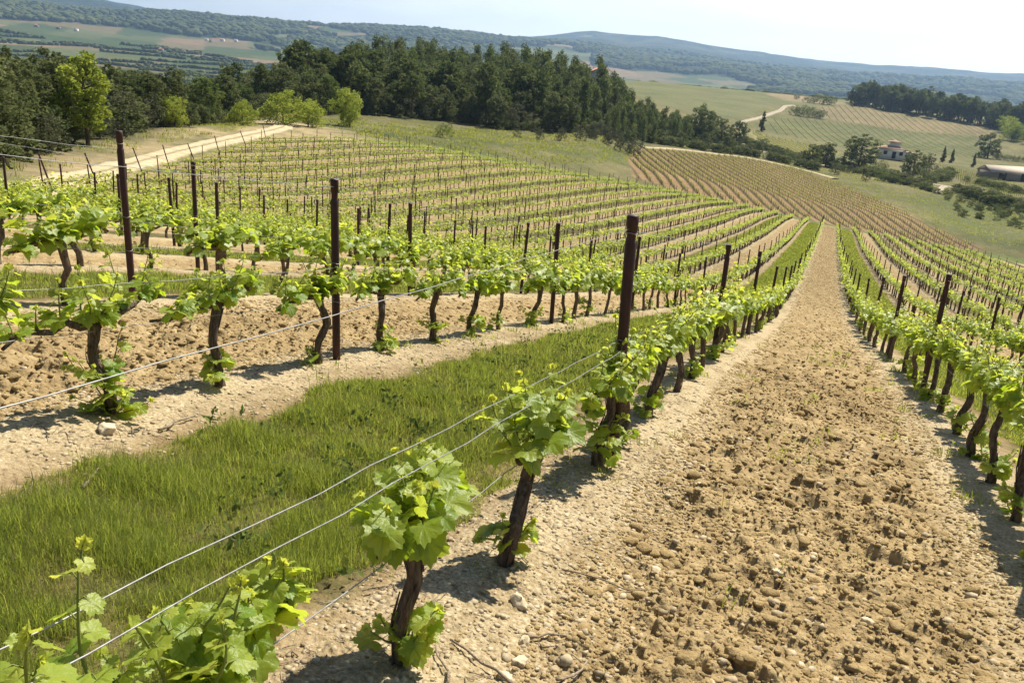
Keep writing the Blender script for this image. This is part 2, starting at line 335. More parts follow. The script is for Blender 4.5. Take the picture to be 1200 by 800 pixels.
def ground_z(x, y):
    x = np.asarray(x, float); y = np.asarray(y, float)
    z = base_z(x, y); r = np.hypot(x, y+1)
    near = (r < 42) & (x > -13)
    if near.any():
        xn, yn, rn = x[near], y[near], r[near]
        s = lane_s(yn); dr = np.abs(np.mod(yn+W/2, W)-W/2)          # distance to the nearest vine row
        tilled = sstep(.25, .6, dr)*(s > W)
        bare = np.where(s > W, 1, sstep(.75, .45, dr))              # bare strips beside the grass
        d = .045*np.exp(-(dr/.28)**2)+.05*(fbm(xn/.9, yn/.9, 3)-.5)
        d = d - .03*tilled + .05*tilled*(fbm(xn/.35, yn/.35, 31, 3)-.5)
        d = d+tilled*(lumps(xn, yn, .24, 11, .6)*.7+lumps(xn, yn, .12, 23, .9)*.95*sstep(30, 12, rn))
        d = d+bare*(lumps(xn, yn, .062, 37, .9)*.95*(.4+.6*tilled)*sstep(16, 6, rn)+lumps(xn, yn, .032, 41, .85)*.8*sstep(8, 3, rn))
        z = z.copy(); z[near] += d*sstep(42, 26, rn)
    return z
def gz(x, y): return float(ground_z(np.array([float(x)]), np.array([float(y)]))[0])
# ------------------------------------------------------------------ land cover polygons in plan (metres)
PLOT2 = np.array([(219,47),(234,39),(247,29),(251.5,18),(248,6),(217,-5),(188,-13),(168,-17),(158,-24),(152,-25),(150.5,-16),(149.5,-5),(148.5,1),(148,10),(147,17.5),(146.5,25),(147,32),(180,41)], float)
ROAD = [(-8,21),(8,22.5),(20.5,26),(25.5,29.4),(30,33.2),(35.5,37.6),(45.5,44.2),(55.5,49.8),(66.6,55.0),(80.7,60.6),(93,65.6),(104,72),(112,82)]
PATH = [(330,40),(310,31),(293,26.8),(298,17.6),(291,9.1),(289,1.2),(283,-7.5),(271,-16.6),(266,-25),(272,-30),(266,-33),(254.5,-37),(250,-45),(244,-60)]
BRANCH = [(271,-29.5),(258,-27.5),(246,-25.5),(238,-25)]
TOPPATH = [(221,48.5),(236,41),(249.5,30),(254.5,18),(251,5),(240,-1.5)]
FARROAD = [(405,44.6),(428.8,44.4),(462,41.5),(499,40),(545,37),(586,37.7),(604,33)]
FOREST = np.array([(22,40),(30,37.5),(40,45.5),(53.5,54.5),(67,61.5),(85,71.5),(112,88),(135,93),(155,90),(178,78),(172,68),(184,62),(197,54),(214,50),(235,48.5),(262,40),(290,42),(318,36),(330,45),(300,66),(285,100),(276,128),(248,152),(178,130),(106,106),(75,93),(50,78)], float)
MEADOW = np.array([(118,89),(144,85),(158,75),(172,68),(186,60),(210,52),(216,47),(170,38),(142,38),(112,44),(106,60)], float)
STRIP = np.array([(394,39),(377,29),(383,8.3),(376,-.3),(303,5.5),(310,17),(339,30)], float)
FBROWN = np.array([(635,19),(704,-8),(657,-36),(650,-72),(660,-95),(582,-82),(563,-42),(551,-4),(560,20)], float)
FGREEN = np.array([(473,38),(532,24),(551,-4),(563,-42),(582,-82),(540,-78),(452,-61),(431,-34),(410,2),(401,31)], float)
FARGREEN = np.array([(760,-60),(640,-2),(599,38),(560,48),(440,47),(425,58),(445,90),(500,120),(760,220),(900,120),(900,-20)], float)
FBARE = np.array([(780,25),(711,28),(695,-2),(657,20),(640,42),(662,56),(740,62)], float)
VYRIGHT = np.array([(372,-35),(345,-48),(296,-58),(262,-52),(262,-44),(284,-35)], float)
BANKR = np.array([(216,-18),(262,-30),(246,-50),(160,-36),(156,-28),(170,-20)], float)

# ------------------------------------------------------------------ ground sheet
def build_ground():
    az = np.r_[np.arange(-180, -32, 2.5), np.arange(-30, 71, .14), np.arange(73.5, 180, 2.5)]
    rr = [.3]
    while rr[-1] < 7400:
        r = rr[-1]; rr.append(r+(max(.009, .0048*r) if r < 13 else .0085*r if r < 60 else .0125*r))
    rr = np.array(rr); a = np.radians(az)
    X = EYE[0]+rr[:, None]*np.cos(a)[None]; Y = EYE[1]+rr[:, None]*np.sin(a)[None]
    nr, na = X.shape; x = X.ravel(); y = Y.ravel(); r = np.repeat(rr, na)
    z = ground_z(x, y)
    far = r > 900
    g = lambda p, e=1.5: sstep(-e, e, poly_sd(x, y, p))
    n1 = fbm(x/9, y/9, 51); n2 = fbm(x/2.2, y/2.2, 52); n3 = fbm(x/60, y/60, 53)
    c = lambda *q: np.array(q, float)
    def lerp(A, B, t): return A*(1-t[:, None])+B*t[:, None]
    one = np.ones((len(x), 1))
    col = lerp(c(.105,.112,.042)*one, c(.19,.16,.085)*one, np.clip((n1*.6+n2*.4-.35)*2.4, 0, 1))
    sdP = poly_sd(x, y, PLOT)
    # grass verge round the vineyard and at the row ends
    head = sstep(10, 5, np.abs(sdP))*(x > 95)
    col = lerp(col, lerp(c(.085,.135,.03)*one, c(.14,.16,.05)*one, n2), head*.9)
    mead = g(MEADOW, 4)
    col = lerp(col, lerp(c(.085,.10,.035)*one, c(.165,.15,.075)*one, np.clip((n1-.3)*2.2, 0, 1)), mead)
    # dry bank between the dirt track and the wood
    rd = line_d(x, y, ROAD)
    left = (poly_sd(x, y, PLOT) < 0)&(x < 112)&(y > 8)
    bank = sstep(17, 8, rd)*left
    col = lerp(col, lerp(c(.36,.285,.17)*one, c(.17,.16,.08)*one, np.clip((n2*.5+n1*.5-.36)*3.2, 0, 1)), bank)
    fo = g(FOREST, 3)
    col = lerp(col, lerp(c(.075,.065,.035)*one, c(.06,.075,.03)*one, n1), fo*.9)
    p2 = g(PLOT2, .6)
    col = lerp(col, lerp(c(.25,.172,.095)*one, c(.20,.135,.07)*one, n2), p2)
    br = g(BANKR, 3)
    col = lerp(col, lerp(c(.075,.10,.03)*one, c(.13,.125,.06)*one, n1), br)
    for P, A, B in ((FARGREEN, c(.115,.135,.055), c(.145,.14,.07)), (FGREEN, c(.12,.125,.06), c(.15,.13,.07)), (FBROWN, c(.22,.17,.105), c(.18,.145,.085)),
                    (FBARE, c(.24,.185,.12), c(.21,.18,.10)), (STRIP, c(.20,.20,.08), c(.24,.2,.1)), (VYRIGHT, c(.19,.16,.085), c(.14,.14,.06))):
        col = lerp(col, lerp(A*one, B*one, n1), g(P, 3))
    # vine stripes of the two far plots (crop against bare earth)
    st = .5+.5*np.sin((x*.25+y)*2*math.pi/7.0)
    col = lerp(col, col*c(.72,.92,.62), g(FGREEN, 2)*st*.9)
    st = .5+.5*np.sin((x*.1+y)*2*math.pi/6.5)
    col = lerp(col, col*c(.78,.9,.7), g(FBROWN, 2)*st*.6)
    # far country: woods on the heights, a patchwork of fields low down
    wx = x+90*(fbm(x/260, y/260, 61)-.5); wy = y+90*(fbm(x/260, y/260, 62)-.5)
    ci = np.floor((wx*.8+wy*.6)/210).astype(np.int64); cj = np.floor((wy*.8-wx*.6)/130).astype(np.int64)
    h1 = _hash(ci, cj, 7); h2 = _hash(ci, cj, 8)
    pal = np.array([(.085,.10,.04),(.19,.135,.08),(.06,.08,.03),(.14,.115,.06),(.10,.115,.05),(.05,.075,.025)])
    fld = pal[(h1*5.99).astype(int)]*(.9+.2*n2[:, None])
    azd = np.degrees(np.arctan2(y+1, x))
    wood = np.clip((fbm(x/520, y/520, 63, 5)-.5)*6+.5+np.clip((z-5)/45, -.9, 2.2)+np.where(azd < 16, 1.15, 0)-1.1*(h2 > .86), 0, 1)
    clr = np.clip((fbm(x/190, y/190, 66, 4)-.52)*7, 0, 1); wd_ = lerp(lerp(c(.022,.036,.016)*one, c(.05,.07,.028)*one, np.clip(n3*n1*2.4, 0, 1)), c(.12,.125,.065)*one, clr*.8*(r > 3000))
    farc = lerp(fld, wd_, sstep(.35, .6, wood))
    col = lerp(col, farc, sstep(780, 980, r))
    mid = sstep(300, 420, r)*(1-sstep(780, 980, r))*((azd > 24)|(azd < -12))
    col = lerp(col, farc, mid)
    vine = sstep(-1.2, .3, sdP)*sstep(147, 143, x)
    i = np.arange(nr-1)[:, None]*na; j = np.arange(na)[None]; jn = (j+1) % na
    F = np.stack([i+j, i+na+j, i+na+jn, i+jn], -1).reshape(-1, 4)
    V = np.c_[x, y, z]; c0 = len(V); V = np.vstack([V, [EYE[0], EYE[1], z[:na].mean()]])
    jj = np.arange(na)
    F3 = np.c_[np.full(na, c0), jj, (jj+1) % na]
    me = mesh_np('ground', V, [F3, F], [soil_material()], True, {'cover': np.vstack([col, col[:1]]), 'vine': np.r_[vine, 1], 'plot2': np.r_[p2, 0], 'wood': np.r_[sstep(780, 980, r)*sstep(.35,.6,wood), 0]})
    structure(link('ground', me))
    return wood
def soil_material():
    m, t, out = new_mat('earth_and_land')
    P = pos_(t); sep = N(t, 'ShaderNodeSeparateXYZ', {0: P}).outputs
    n_big = noise_(t, P, .8, 5); n_mid = noise_(t, P, 7, 6, .6); n_fine = noise_(t, P, 60, 4, .6)
    edge = math_(t, 'MULTIPLY', math_(t, 'SUBTRACT', noise_(t, P, 2.3, 5, .65), .5), .75)
    s = math_(t, 'FLOORED_MODULO', sep[1], 4.6)
    d = math_(t, 'ABSOLUTE', math_(t, 'SUBTRACT', s, 1.14))
    gm = math_(t, 'SUBTRACT', 1.0, N(t, 'ShaderNodeMapRange', {0: math_(t, 'ADD', d, edge), 1: .60, 2: .80}, interpolation_type='SMOOTHSTEP').outputs[0])
    rowd = math_(t, 'ABSOLUTE', math_(t, 'SUBTRACT', math_(t, 'FLOORED_MODULO', math_(t, 'ADD', sep[1], 1.15), 2.3), 1.15))
    soil = ramp_(t, n_mid, [(.25, (.17,.112,.05)), (.5, (.335,.245,.122)), (.75, (.475,.375,.205))])
    soil = mix_(t, math_(t, 'MULTIPLY', n_fine, .4), soil, (.47,.365,.195))
    soil = mix_(t, ramp_(t, n_big, [(.35, 0.0), (.7, .5)]), soil, (.25,.175,.085))
    pale = ramp_(t, n_fine, [(.3, (.22,.165,.09)), (.5, (.41,.33,.20)), (.72, (.60,.53,.38))])
    near_row = N(t, 'ShaderNodeMapRange', {0: math_(t, 'ADD', rowd, math_(t, 'MULTIPLY', edge, .5)), 1: .52, 2: .26}).outputs[0]
    soil = mix_(t, math_(t, 'MULTIPLY', near_row, .8), soil, pale)
    # dead straw and old grass on the grass side of the rows
    straw = math_(t, 'MULTIPLY', N(t, 'ShaderNodeMapRange', {0: d, 1: 1.15, 2: .75}).outputs[0], ramp_(t, n_mid, [(.35, 0.0), (.6, .85)]))
    soil = mix_(t, straw, soil, (.20,.14,.075))
    grass = ramp_(t, noise_(t, P, 3.0, 6, .7), [(.3, (.055,.045,.02)), (.5, (.095,.095,.03)), (.72, (.17,.135,.065))])
    vcol = mix_(t, gm, soil, grass)
    cov = attr_(t, 'cover', False)
    nz = noise_(t, P, .9, 6, .65); nz2 = noise_(t, P, .035, 8, .7)
    cov = mix_(t, 1.0, cov, ramp_(t, nz, [(.2, (.62,.62,.6)), (.8, (1.38,1.36,1.3))]), 'MULTIPLY')
    cov = mix_(t, 1.0, cov, ramp_(t, nz2, [(.25, (.72,.74,.72)), (.75, (1.28,1.25,1.22))]), 'MULTIPLY')
    # weedy strips under the young vines of the brown plot
    c2 = math_(t, 'ADD', math_(t, 'MULTIPLY', sep[0], -.333/2.0), math_(t, 'MULTIPLY', sep[1], .943/2.0))
    tri = math_(t, 'PINGPONG', math_(t, 'ADD', c2, 75.0), .5)
    wk = math_(t, 'MULTIPLY', N(t, 'ShaderNodeMapRange', {0: math_(t, 'ADD', tri, math_(t, 'MULTIPLY', edge, .12)), 1: .26, 2: .10}).outputs[0], attr_(t, 'plot2'))
    cov = mix_(t, math_(t, 'MULTIPLY', wk, .85), cov, (.085,.07,.03))
    col = mix_(t, attr_(t, 'vine'), cov, vcol)
    h = math_(t, 'ADD', math_(t, 'MULTIPLY', n_mid, .035), math_(t, 'MULTIPLY', n_fine, .008))
    far_n = noise_(t, N(t, 'ShaderNodeMapping', {'Vector': P, 'Scale': (1.1, 3.4, 1)}).outputs[0], 1.0, 6, .75)
    h = math_(t, 'ADD', h, math_(t, 'MULTIPLY', math_(t, 'MULTIPLY', far_n, .22), N(t, 'ShaderNodeMapRange', {0: sep[0], 1: 18.0, 2: 45.0}).outputs[0]))
    col = mix_(t, math_(t, 'MULTIPLY', ramp_(t, far_n, [(.38, .5), (.55, 0.0)]), attr_(t, 'vine')), col, (.17,.115,.05))
    hw = math_(t, 'MULTIPLY', noise_(t, P, .05, 6, .75), math_(t, 'MULTIPLY', attr_(t, 'wood'), 40.0))
    vor = N(t, 'ShaderNodeTexVoronoi', {'Vector': P, 'Scale': 34.0, 'Randomness': 1.0}).outputs['Distance']
    h = math_(t, 'SUBTRACT', h, math_(t, 'MULTIPLY', math_(t, 'MULTIPLY', vor, .008), attr_(t, 'vine')))
    nrm = bump_(t, math_(t, 'ADD', h, hw), 1.0, 1.0)
    principled(t, out, col, .95, nrm, .1)
    return m
build_ground()

def ribbon(name, pts, half, m, lift, edge=.8, ext=0):
    """a track laid on the land: smoothed polyline with an uneven edge"""
    P = np.array(pts, float); d = np.r_[0, np.cumsum(np.linalg.norm(np.diff(P, axis=0), axis=1))]
    n = int(d[-1]/1.2)+2; u = np.linspace(0, d[-1], n)
    C = np.c_[np.interp(u, d, P[:, 0]), np.interp(u, d, P[:, 1])]
    k = np.ones(9)/9
    for q in range(2):
        C = np.c_[np.convolve(np.pad(C[:, 0], 4, 'edge'), k, 'valid'), np.convolve(np.pad(C[:, 1], 4, 'edge'), k, 'valid')]
    T = np.gradient(C, axis=0); T /= np.linalg.norm(T, axis=1, keepdims=True); Nn = np.c_[-T[:, 1], T[:, 0]]
    w = np.linspace(-1, 1, 9); hw = half*(1+edge*(fbm(u/4, u*0+3, 5)-.5))
    hw2 = half*(1+edge*(fbm(u/4, u*0+8, 6)-.5))
    off = np.where(w[None] < 0, hw[:, None], hw2[:, None])*w[None]
    X = C[:, None, 0]+Nn[:, None, 0]*off; Y = C[:, None, 1]+Nn[:, None, 1]*off
    Z = base_z(X.ravel(), Y.ravel()).reshape(X.shape)+lift-(np.abs(w)[None]**8)*lift*1.3+.04*(fbm(X/1.1, Y/1.1, 9)-.5)-.05*np.exp(-((np.abs(w)-.5)/.16)**2)[None]
    V = np.c_[X.ravel(), Y.ravel(), Z.ravel()]; ac = np.repeat(np.abs(w)[None], n, 0).ravel(); i = np.arange(n-1)[:, None]*9; j = np.arange(8)[None]
    F = np.stack([i+j, i+9+j, i+10+j, i+1+j], -1).reshape(-1, 4)[:, ::-1]
    return structure(link(name, mesh_np(name, V, [F], [m], True, {'across': ac})))
def track_material(name, a, b):
    m, t, out = new_mat(name); P = pos_(t)
    n = noise_(t, P, 1.2, 8, .7)
    c = ramp_(t, n, [(.3, a), (.7, b)])
    ac = math_(t, 'ADD', attr_(t, 'across'), math_(t, 'MULTIPLY', math_(t, 'SUBTRACT', noise_(t, P, 1.7, 5, .7), .5), .7))
    verge = ramp_(t, ac, [(.02, .75), (.2, 0.0), (.72, 0.0), (.95, .9)])
    c = mix_(t, verge, c, (.15,.14,.06))
    principled(t, out, c, .95, bump_(t, noise_(t, P, 9, 5, .7), .5, .08), .1); return m
m_track = track_material('pale_track', (.40,.31,.18), (.58,.48,.32))
m_path = track_material('chalky_path', (.32,.27,.20), (.46,.40,.31))
ribbon('dirt_track', ROAD, 1.5, m_track, .10)
ribbon('farm_path', PATH, 1.15, m_path, .3)
ribbon('side_path', BRANCH, .9, m_path, .3)
ribbon('field_edge_path', TOPPATH, 1.3, m_track, .3)
ribbon('hill_road', FARROAD, 1.5, m_path, .7)
# ------------------------------------------------------------------ vines
def leaf_material(name, lo, hi, tlo, thi, vein=False, tr=.42, rough=.42):
    m, t, out = new_mat(name)
    k = attr_(t, 'tint'); P = obj_(t)
    kk = math_(t, 'ADD', k, math_(t, 'MULTIPLY', math_(t, 'SUBTRACT', noise_(t, P, 38, 3), .5), .35), clamp=True)
    c = ramp_(t, kk, [(0.0, lo), (1.0, hi)]); tc = ramp_(t, kk, [(0.0, tlo), (1.0, thi)])
    nrm = bump_(t, noise_(t, P, 110 if vein else 60, 3, .6), .35, .006)
    if vein:
        v = math_(t, 'POWER', attr_(t, 'vein'), 5.0)
        c = mix_(t, math_(t, 'MULTIPLY', v, .55), c, (.34,.42,.16)); tc = mix_(t, math_(t, 'MULTIPLY', v, .35), tc, (.2,.3,.04))
    b = N(t, 'ShaderNodeBsdfPrincipled', {'Base Color': c, 'Roughness': rough, 'Specular IOR Level': .42, 'Normal': nrm})
    tl = N(t, 'ShaderNodeBsdfTranslucent', {'Color': tc, 'Normal': nrm})
    mx = N(t, 'ShaderNodeMixShader', {0: tr, 1: b.outputs[0], 2: tl.outputs[0]})
    t.links.new(mx.outputs[0], out.inputs[0]); return m
def bark_material(name, a, b, sc=(60, 60, 9)):
    m, t, out = new_mat(name); P = obj_(t)
    mp = N(t, 'ShaderNodeMapping', {'Vector': P, 'Scale': sc}).outputs[0]
    n = noise_(t, mp, 1.0, 6, .65); c = ramp_(t, n, [(.3, a), (.68, b)])
    principled(t, out, c, .95, bump_(t, n, .9, .02), .1); return m
M_LEAF = leaf_material('vine_leaf', (.11,.20,.018), (.37,.43,.07), (.46,.62,.025), (.80,.80,.11), True, .5)
M_LEAFS = leaf_material('vine_leaf_small', (.13,.20,.02), (.40,.43,.085), (.44,.57,.03), (.76,.76,.09), False, .5, .5)
M_BARK = bark_material('vine_bark', (.045,.034,.026), (.23,.17,.12))
M_SHOOT = new_mat('green_shoot'); principled(M_SHOOT[1], M_SHOOT[2], (.17,.2,.05), .5); M_SHOOT = M_SHOOT[0]

def leaf_shape(n_teeth=1):
    """outline of a lobed grape leaf, tip along +y, petiole at the origin; returns angle, radius, vein flag"""
    ctrl = [(0,1.0),(14,.86),(25,.74),(38,.86),(52,.95),(64,.84),(78,.66),(92,.74),(108,.80),(124,.70),(142,.62),(160,.52),(172,.30)]
    a = [p[0] for p in ctrl]; r = [p[1] for p in ctrl]
    th = np.arange(0, 175, 8.0 if n_teeth else 26.0); rad = np.interp(th, a, r)
    if n_teeth: rad = rad*(1+.055*np.where(np.arange(len(th)) % 2 == 0, 1, -1))
    T = np.r_[-th[:0:-1], th]; Rr = np.r_[rad[:0:-1], rad]
    v = np.zeros(len(T))
    for p in (0, 52, 106, -52, -106): v[np.argmin(np.abs(T-p))] = 1
    return np.radians(T), Rr, v
def leaf_template(hi=True):
    T, r, v = leaf_shape(1 if hi else 0); n = len(T)
    x = np.sin(T)*r; y = np.cos(T)*r
    if hi:
        V = [(0, 0, 0)]; vv = [1.0]
        for f in (.5,):
            for i in range(n):
                V.append((x[i]*f, y[i]*f, (-.055 if v[i] else .0)+.04)); vv.append(v[i])
        for i in range(n): V.append((x[i], y[i], -.06*r[i]**2+(-.02 if v[i] else .012))); vv.append(v[i])
        F3 = [(0, 1+i+1, 1+i) for i in range(n-1)]; F4 = [(1+i, 1+i+1, 1+n+i+1, 1+n+i) for i in range(n-1)]
        F3 = F3+[f for q in F4 for f in ((q[0], q[1], q[2]), (q[0], q[2], q[3]))]
    else:
        V = [(0, .12, .05)]+[(x[i], y[i], -.07*r[i]**2) for i in range(n)]; vv = [1.0]+list(v*.8)
        F3 = [(0, 1+i+1, 1+i) for i in range(n-1)]+[(0, 1, n)]
    return np.array(V), np.array(F3), np.array(vv)
LEAF_HI = leaf_template(True); LEAF_MID = leaf_template(False)
LEAF_LOW = (np.array([(0,-.1,0),(.55,.35,-.08),(0,1.0,-.05),(-.55,.35,-.08)], float), np.array([(0,1,2),(0,2,3)]), np.zeros(4))
class Leaves:
    def __init__(s): s.items = []
    def add(s, p, dirv, nrm, size, tint, fold=0.0, curl=0.0): s.items.append((p, dirv, nrm, size, tint, fold, curl))
    def arrays(s, tpl):
        V, F, vv = tpl; n = len(V); k = len(s.items)
        P = np.array([i[0] for i in s.items], float); D = np.array([i[1] for i in s.items], float); Nn = np.array([i[2] for i in s.items], float)
        sz = np.array([i[3] for i in s.items]); ti = np.array([i[4] for i in s.items]); fo = np.array([i[5] for i in s.items]); cu = np.array([i[6] for i in s.items])
        D /= np.linalg.norm(D, axis=1, keepdims=True); X = np.cross(D, Nn); X /= np.maximum(np.linalg.norm(X, axis=1, keepdims=True), 1e-6); Nn = np.cross(X, D)
        lz = V[None, :, 2]+fo[:, None]*np.abs(V[None, :, 0])-cu[:, None]*V[None, :, 1]**2+.10*np.sin(V[None, :, 0]*6+ti[:, None]*40)*np.abs(V[None, :, 1])+.05*np.sin(V[None, :, 1]*9+ti[:, None]*70)*np.abs(V[None, :, 0])
        W_ = P[:, None]+sz[:, None, None]*(V[None, :, 0, None]*X[:, None]+V[None, :, 1, None]*D[:, None]+lz[..., None]*Nn[:, None])
        Fa = (F[None]+np.arange(k)[:, None, None]*n).reshape(-1, 3)
        return W_.reshape(-1, 3), Fa, np.repeat(ti, n), np.tile(vv, k)
def unit(rng):
    v = rng.normal(size=3); return v/np.linalg.norm(v)
def shoot(rng, mb, L, base, up, length, big, nl):
    """a green shoot with alternate leaves: big below, small and pale at the tip"""
    k = 6; P = [np.array(base, float)]; d = np.array(up, float); d /= np.linalg.norm(d)
    for i in range(k):
        d = d+rng.normal(0, .12, 3)+np.array([0, 0, .06]); d /= np.linalg.norm(d); P.append(P[-1]+d*length/k)
    P = np.array(P)
    if mb is not None:
        V, f3, f4 = tube(P, np.linspace(.0042, .0018, k+1), 5, cap=False); mb.add(V, None, f4, 1, .5)
    ph = rng.uniform(0, 6.28)
    for i in range(nl):
        f = (i+.35)/nl; q = P[0]+0; idx = f*k; a = int(min(idx, k-1)); q = P[a]+(P[a+1]-P[a])*(idx-a)
        an = ph+i*math.pi+rng.normal(0, .6); side = np.array([math.cos(an), math.sin(an), rng.uniform(-.1, .45)])
        sz = big*(1-.75*f**1.4)*rng.uniform(.75, 1.2); pet = sz*rng.uniform(.5, .95)
        tip = q+side*pet
        if mb is not None:
            V, f3, f4 = tube([q, (q+tip)/2+[0, 0, .01], tip], [.0016, .0013, .001], 3, cap=False); mb.add(V, None, f4, 1, .6)
        nrm = np.array([side[0]*.5, side[1]*.5, 1.0])+rng.normal(0, .42, 3)
        dd = side+np.array([0, 0, rng.uniform(-.9, .15)])
        L.add(tip, dd, nrm, sz, np.clip(.22+.55*f+rng.normal(0, .16), 0, 1), rng.uniform(.05, .3), rng.uniform(0, .25))
    for q in range(3):                        # the folded growing tip
        L.add(P[-1], P[-1]-P[-2]+rng.normal(0, .5, 3)*.03, unit(rng), big*rng.uniform(.2, .34), rng.uniform(.8, 1), .6, 0)
def make_vine(rng, lod, head=.46, lean=(.05, -.01), arms=(.42, .42), nshoot=5, sucker=0.0, fat=1.0, tall=1.0, big=1.0):
    """returns the part meshes {name: mesh} of one vine standing at the origin, arms along x"""
    out = {}; seg = {0: (20, 14), 1: (8, 6)}[lod]
    hx, hy = lean; b = rng.normal(0, .025, (3, 2))
    path = np.array([(0, 0, -.1), (b[0, 0]*.5, b[0, 1]*.5, .02), (hx*.25+b[0, 0], hy*.25+b[0, 1], .15), (hx*.6+b[1, 0], hy*.6+b[1, 1], .3), (hx*.95, hy*.95, head-.06), (hx, hy, head+.02)])
    tt = np.linspace(0, 1, seg[0]); ii = np.linspace(0, 5, 6)/5
    pp = np.c_[np.interp(tt, ii, path[:, 0]), np.interp(tt, ii, path[:, 1]), np.interp(tt, ii, path[:, 2])]
    rad = np.interp(tt, [0, .15, .35, .7, .9, 1], np.array([.038, .032, .025, .024, .035, .026])*fat)
    mb = MB(); V, f3, f4 = tube(pp, rad, seg[1], rng, .17 if lod == 0 else .13); mb.add(V, f3, f4)
    if lod == 0:                              # shaggy strips of peeling bark
        for q in range(26):
            a0 = int(rng.integers(2, seg[0]-6)); ln = int(rng.integers(3, 6)); an = rng.uniform(0, 6.28); ii2 = np.arange(a0, a0+ln)
            off = rad[ii2]*rng.uniform(.98, 1.1)+np.linspace(0, rng.uniform(.001, .009), ln); aa = an+np.linspace(0, rng.normal(0, .35), ln)
            V, f3, f4 = tube(np.c_[pp[ii2, 0]+np.cos(aa)*off, pp[ii2, 1]+np.sin(aa)*off, pp[ii2, 2]], np.linspace(.0055, .002, ln)*rng.uniform(.7, 1.3), 4); mb.add(V, f3, f4)
    out['trunk'] = mb.mesh('trunk', [M_BARK], True)
    am = MB(); spurs = []
    for sgn, ln in ((1, arms[0]), (-1, arms[1])):
        if ln <= 0: continue
        k = 7; u = np.linspace(0, 1, k); w = rng.normal(0, .012, (k, 2)); w[0] = 0
        ap = np.c_[hx+sgn*ln*u, hy+w[:, 0]+.02*np.sin(u*5+rng.uniform(0, 6)), head-.02+.045*np.sin(u*2.2)+w[:, 1]-.02*u]
        V, f3, f4 = tube(ap, np.linspace(.024, .0095, k)*fat*rng.uniform(.85, 1.1), seg[1] if lod == 0 else 5, rng, .14); am.add(V, f3, f4)
        for q in range(nshoot):
            f = (q+.5+rng.uniform(-.3, .3))/nshoot*.98; i = min(int(f*(k-1)), k-2); p = ap[i]+(ap[i+1]-ap[i])*(f*(k-1)-i)
            e = p+np.array([rng.normal(0, .01), rng.normal(0, .012), rng.uniform(.02, .045)])
            if lod == 0: V, f3, f4 = tube([p, (p+e)/2+rng.normal(0, .004, 3), e], [.011, .009, .008], 6, rng, .15); am.add(V, f3, f4)
            spurs.append(e)
    for q in range(2):                        # stubs on the head
        an = rng.uniform(0, 6.28); p = np.array([hx, hy, head]); e = p+np.array([math.cos(an)*.05, math.sin(an)*.05, rng.uniform(.02, .06)])
        V, f3, f4 = tube([p, (p+e)/2, e], [.024, .018, .012], 6, rng, .15); am.add(V, f3, f4); spurs.append(e)
    out['arm'] = am.mesh('arm', [M_BARK], True)
    sm = MB() if lod == 0 else None; L = Leaves()
    for e in spurs:
        d = np.array([rng.normal(0, .35), rng.normal(0, .42), 1.0])
        shoot(rng, sm, L, e, d, rng.uniform(.10, .30)*tall, rng.uniform(.045, .072)*big if lod == 0 else rng.uniform(.058, .088), rng.integers(7, 10))
        for q in range(3):                    # basal leaves hanging round the arm
            an = rng.uniform(0, 6.28); side = np.array([math.cos(an)*.6, math.sin(an), rng.uniform(-.5, .3)]); sz = rng.uniform(.04, .07)*(big if lod == 0 else 1.15)
            L.add(e+side*sz*.8, side+np.array([0, 0, -.5]), np.array([side[0], side[1], .8])+rng.normal(0, .4, 3), sz, np.clip(rng.normal(.25, .15), 0, 1), rng.uniform(0, .25), .2)
    out['foliage'] = foliage_mesh('foliage', sm, L, lod)
    if sucker > 0:
        sm = MB() if lod == 0 else None; L = Leaves()
        for q in range(int(3+sucker*6)):
            an = rng.uniform(0, 6.28); zz = rng.uniform(0, .22)*min(1, sucker+.3)
            d = np.array([math.cos(an), math.sin(an), rng.uniform(.25, 1.2)])
            shoot(rng, sm, L, (d[0]*.03+zz*hx, d[1]*.03, zz), d, rng.uniform(.08, .2)*(.6+sucker*.5), rng.uniform(.045, .072), rng.integers(4, 8))
        out['sucker'] = foliage_mesh('sucker', sm, L, lod)
    return out
def foliage_mesh(name, sm, L, lod):
    V, F, ti, vv = L.arrays(LEAF_HI if lod == 0 else LEAF_MID)
    mi = np.zeros(len(F), int)
    if sm is None:
        return mesh_np(name, V, [F], [M_LEAF], True, {'tint': ti, 'vein': vv}, mi)
    SV = np.concatenate(sm.v); SF = np.concatenate(sm.f4)
    return mesh_np(name, np.vstack([V, SV]), [F, SF+len(V)], [M_LEAF, M_SHOOT], True,
                   {'tint': np.r_[ti, np.full(len(SV), .5)], 'vein': np.r_[vv, np.zeros(len(SV))]}, np.r_[mi, np.ones(len(SF), int)])
def place_vine(parts, x, y, rz, sc, label, group):
    o = empty('grapevine', (x, y, gz(x, y)), rz, sc)
    for nm, me in parts.items(): link(nm, me, o)
    return tag(o, label, 'grapevine', group)

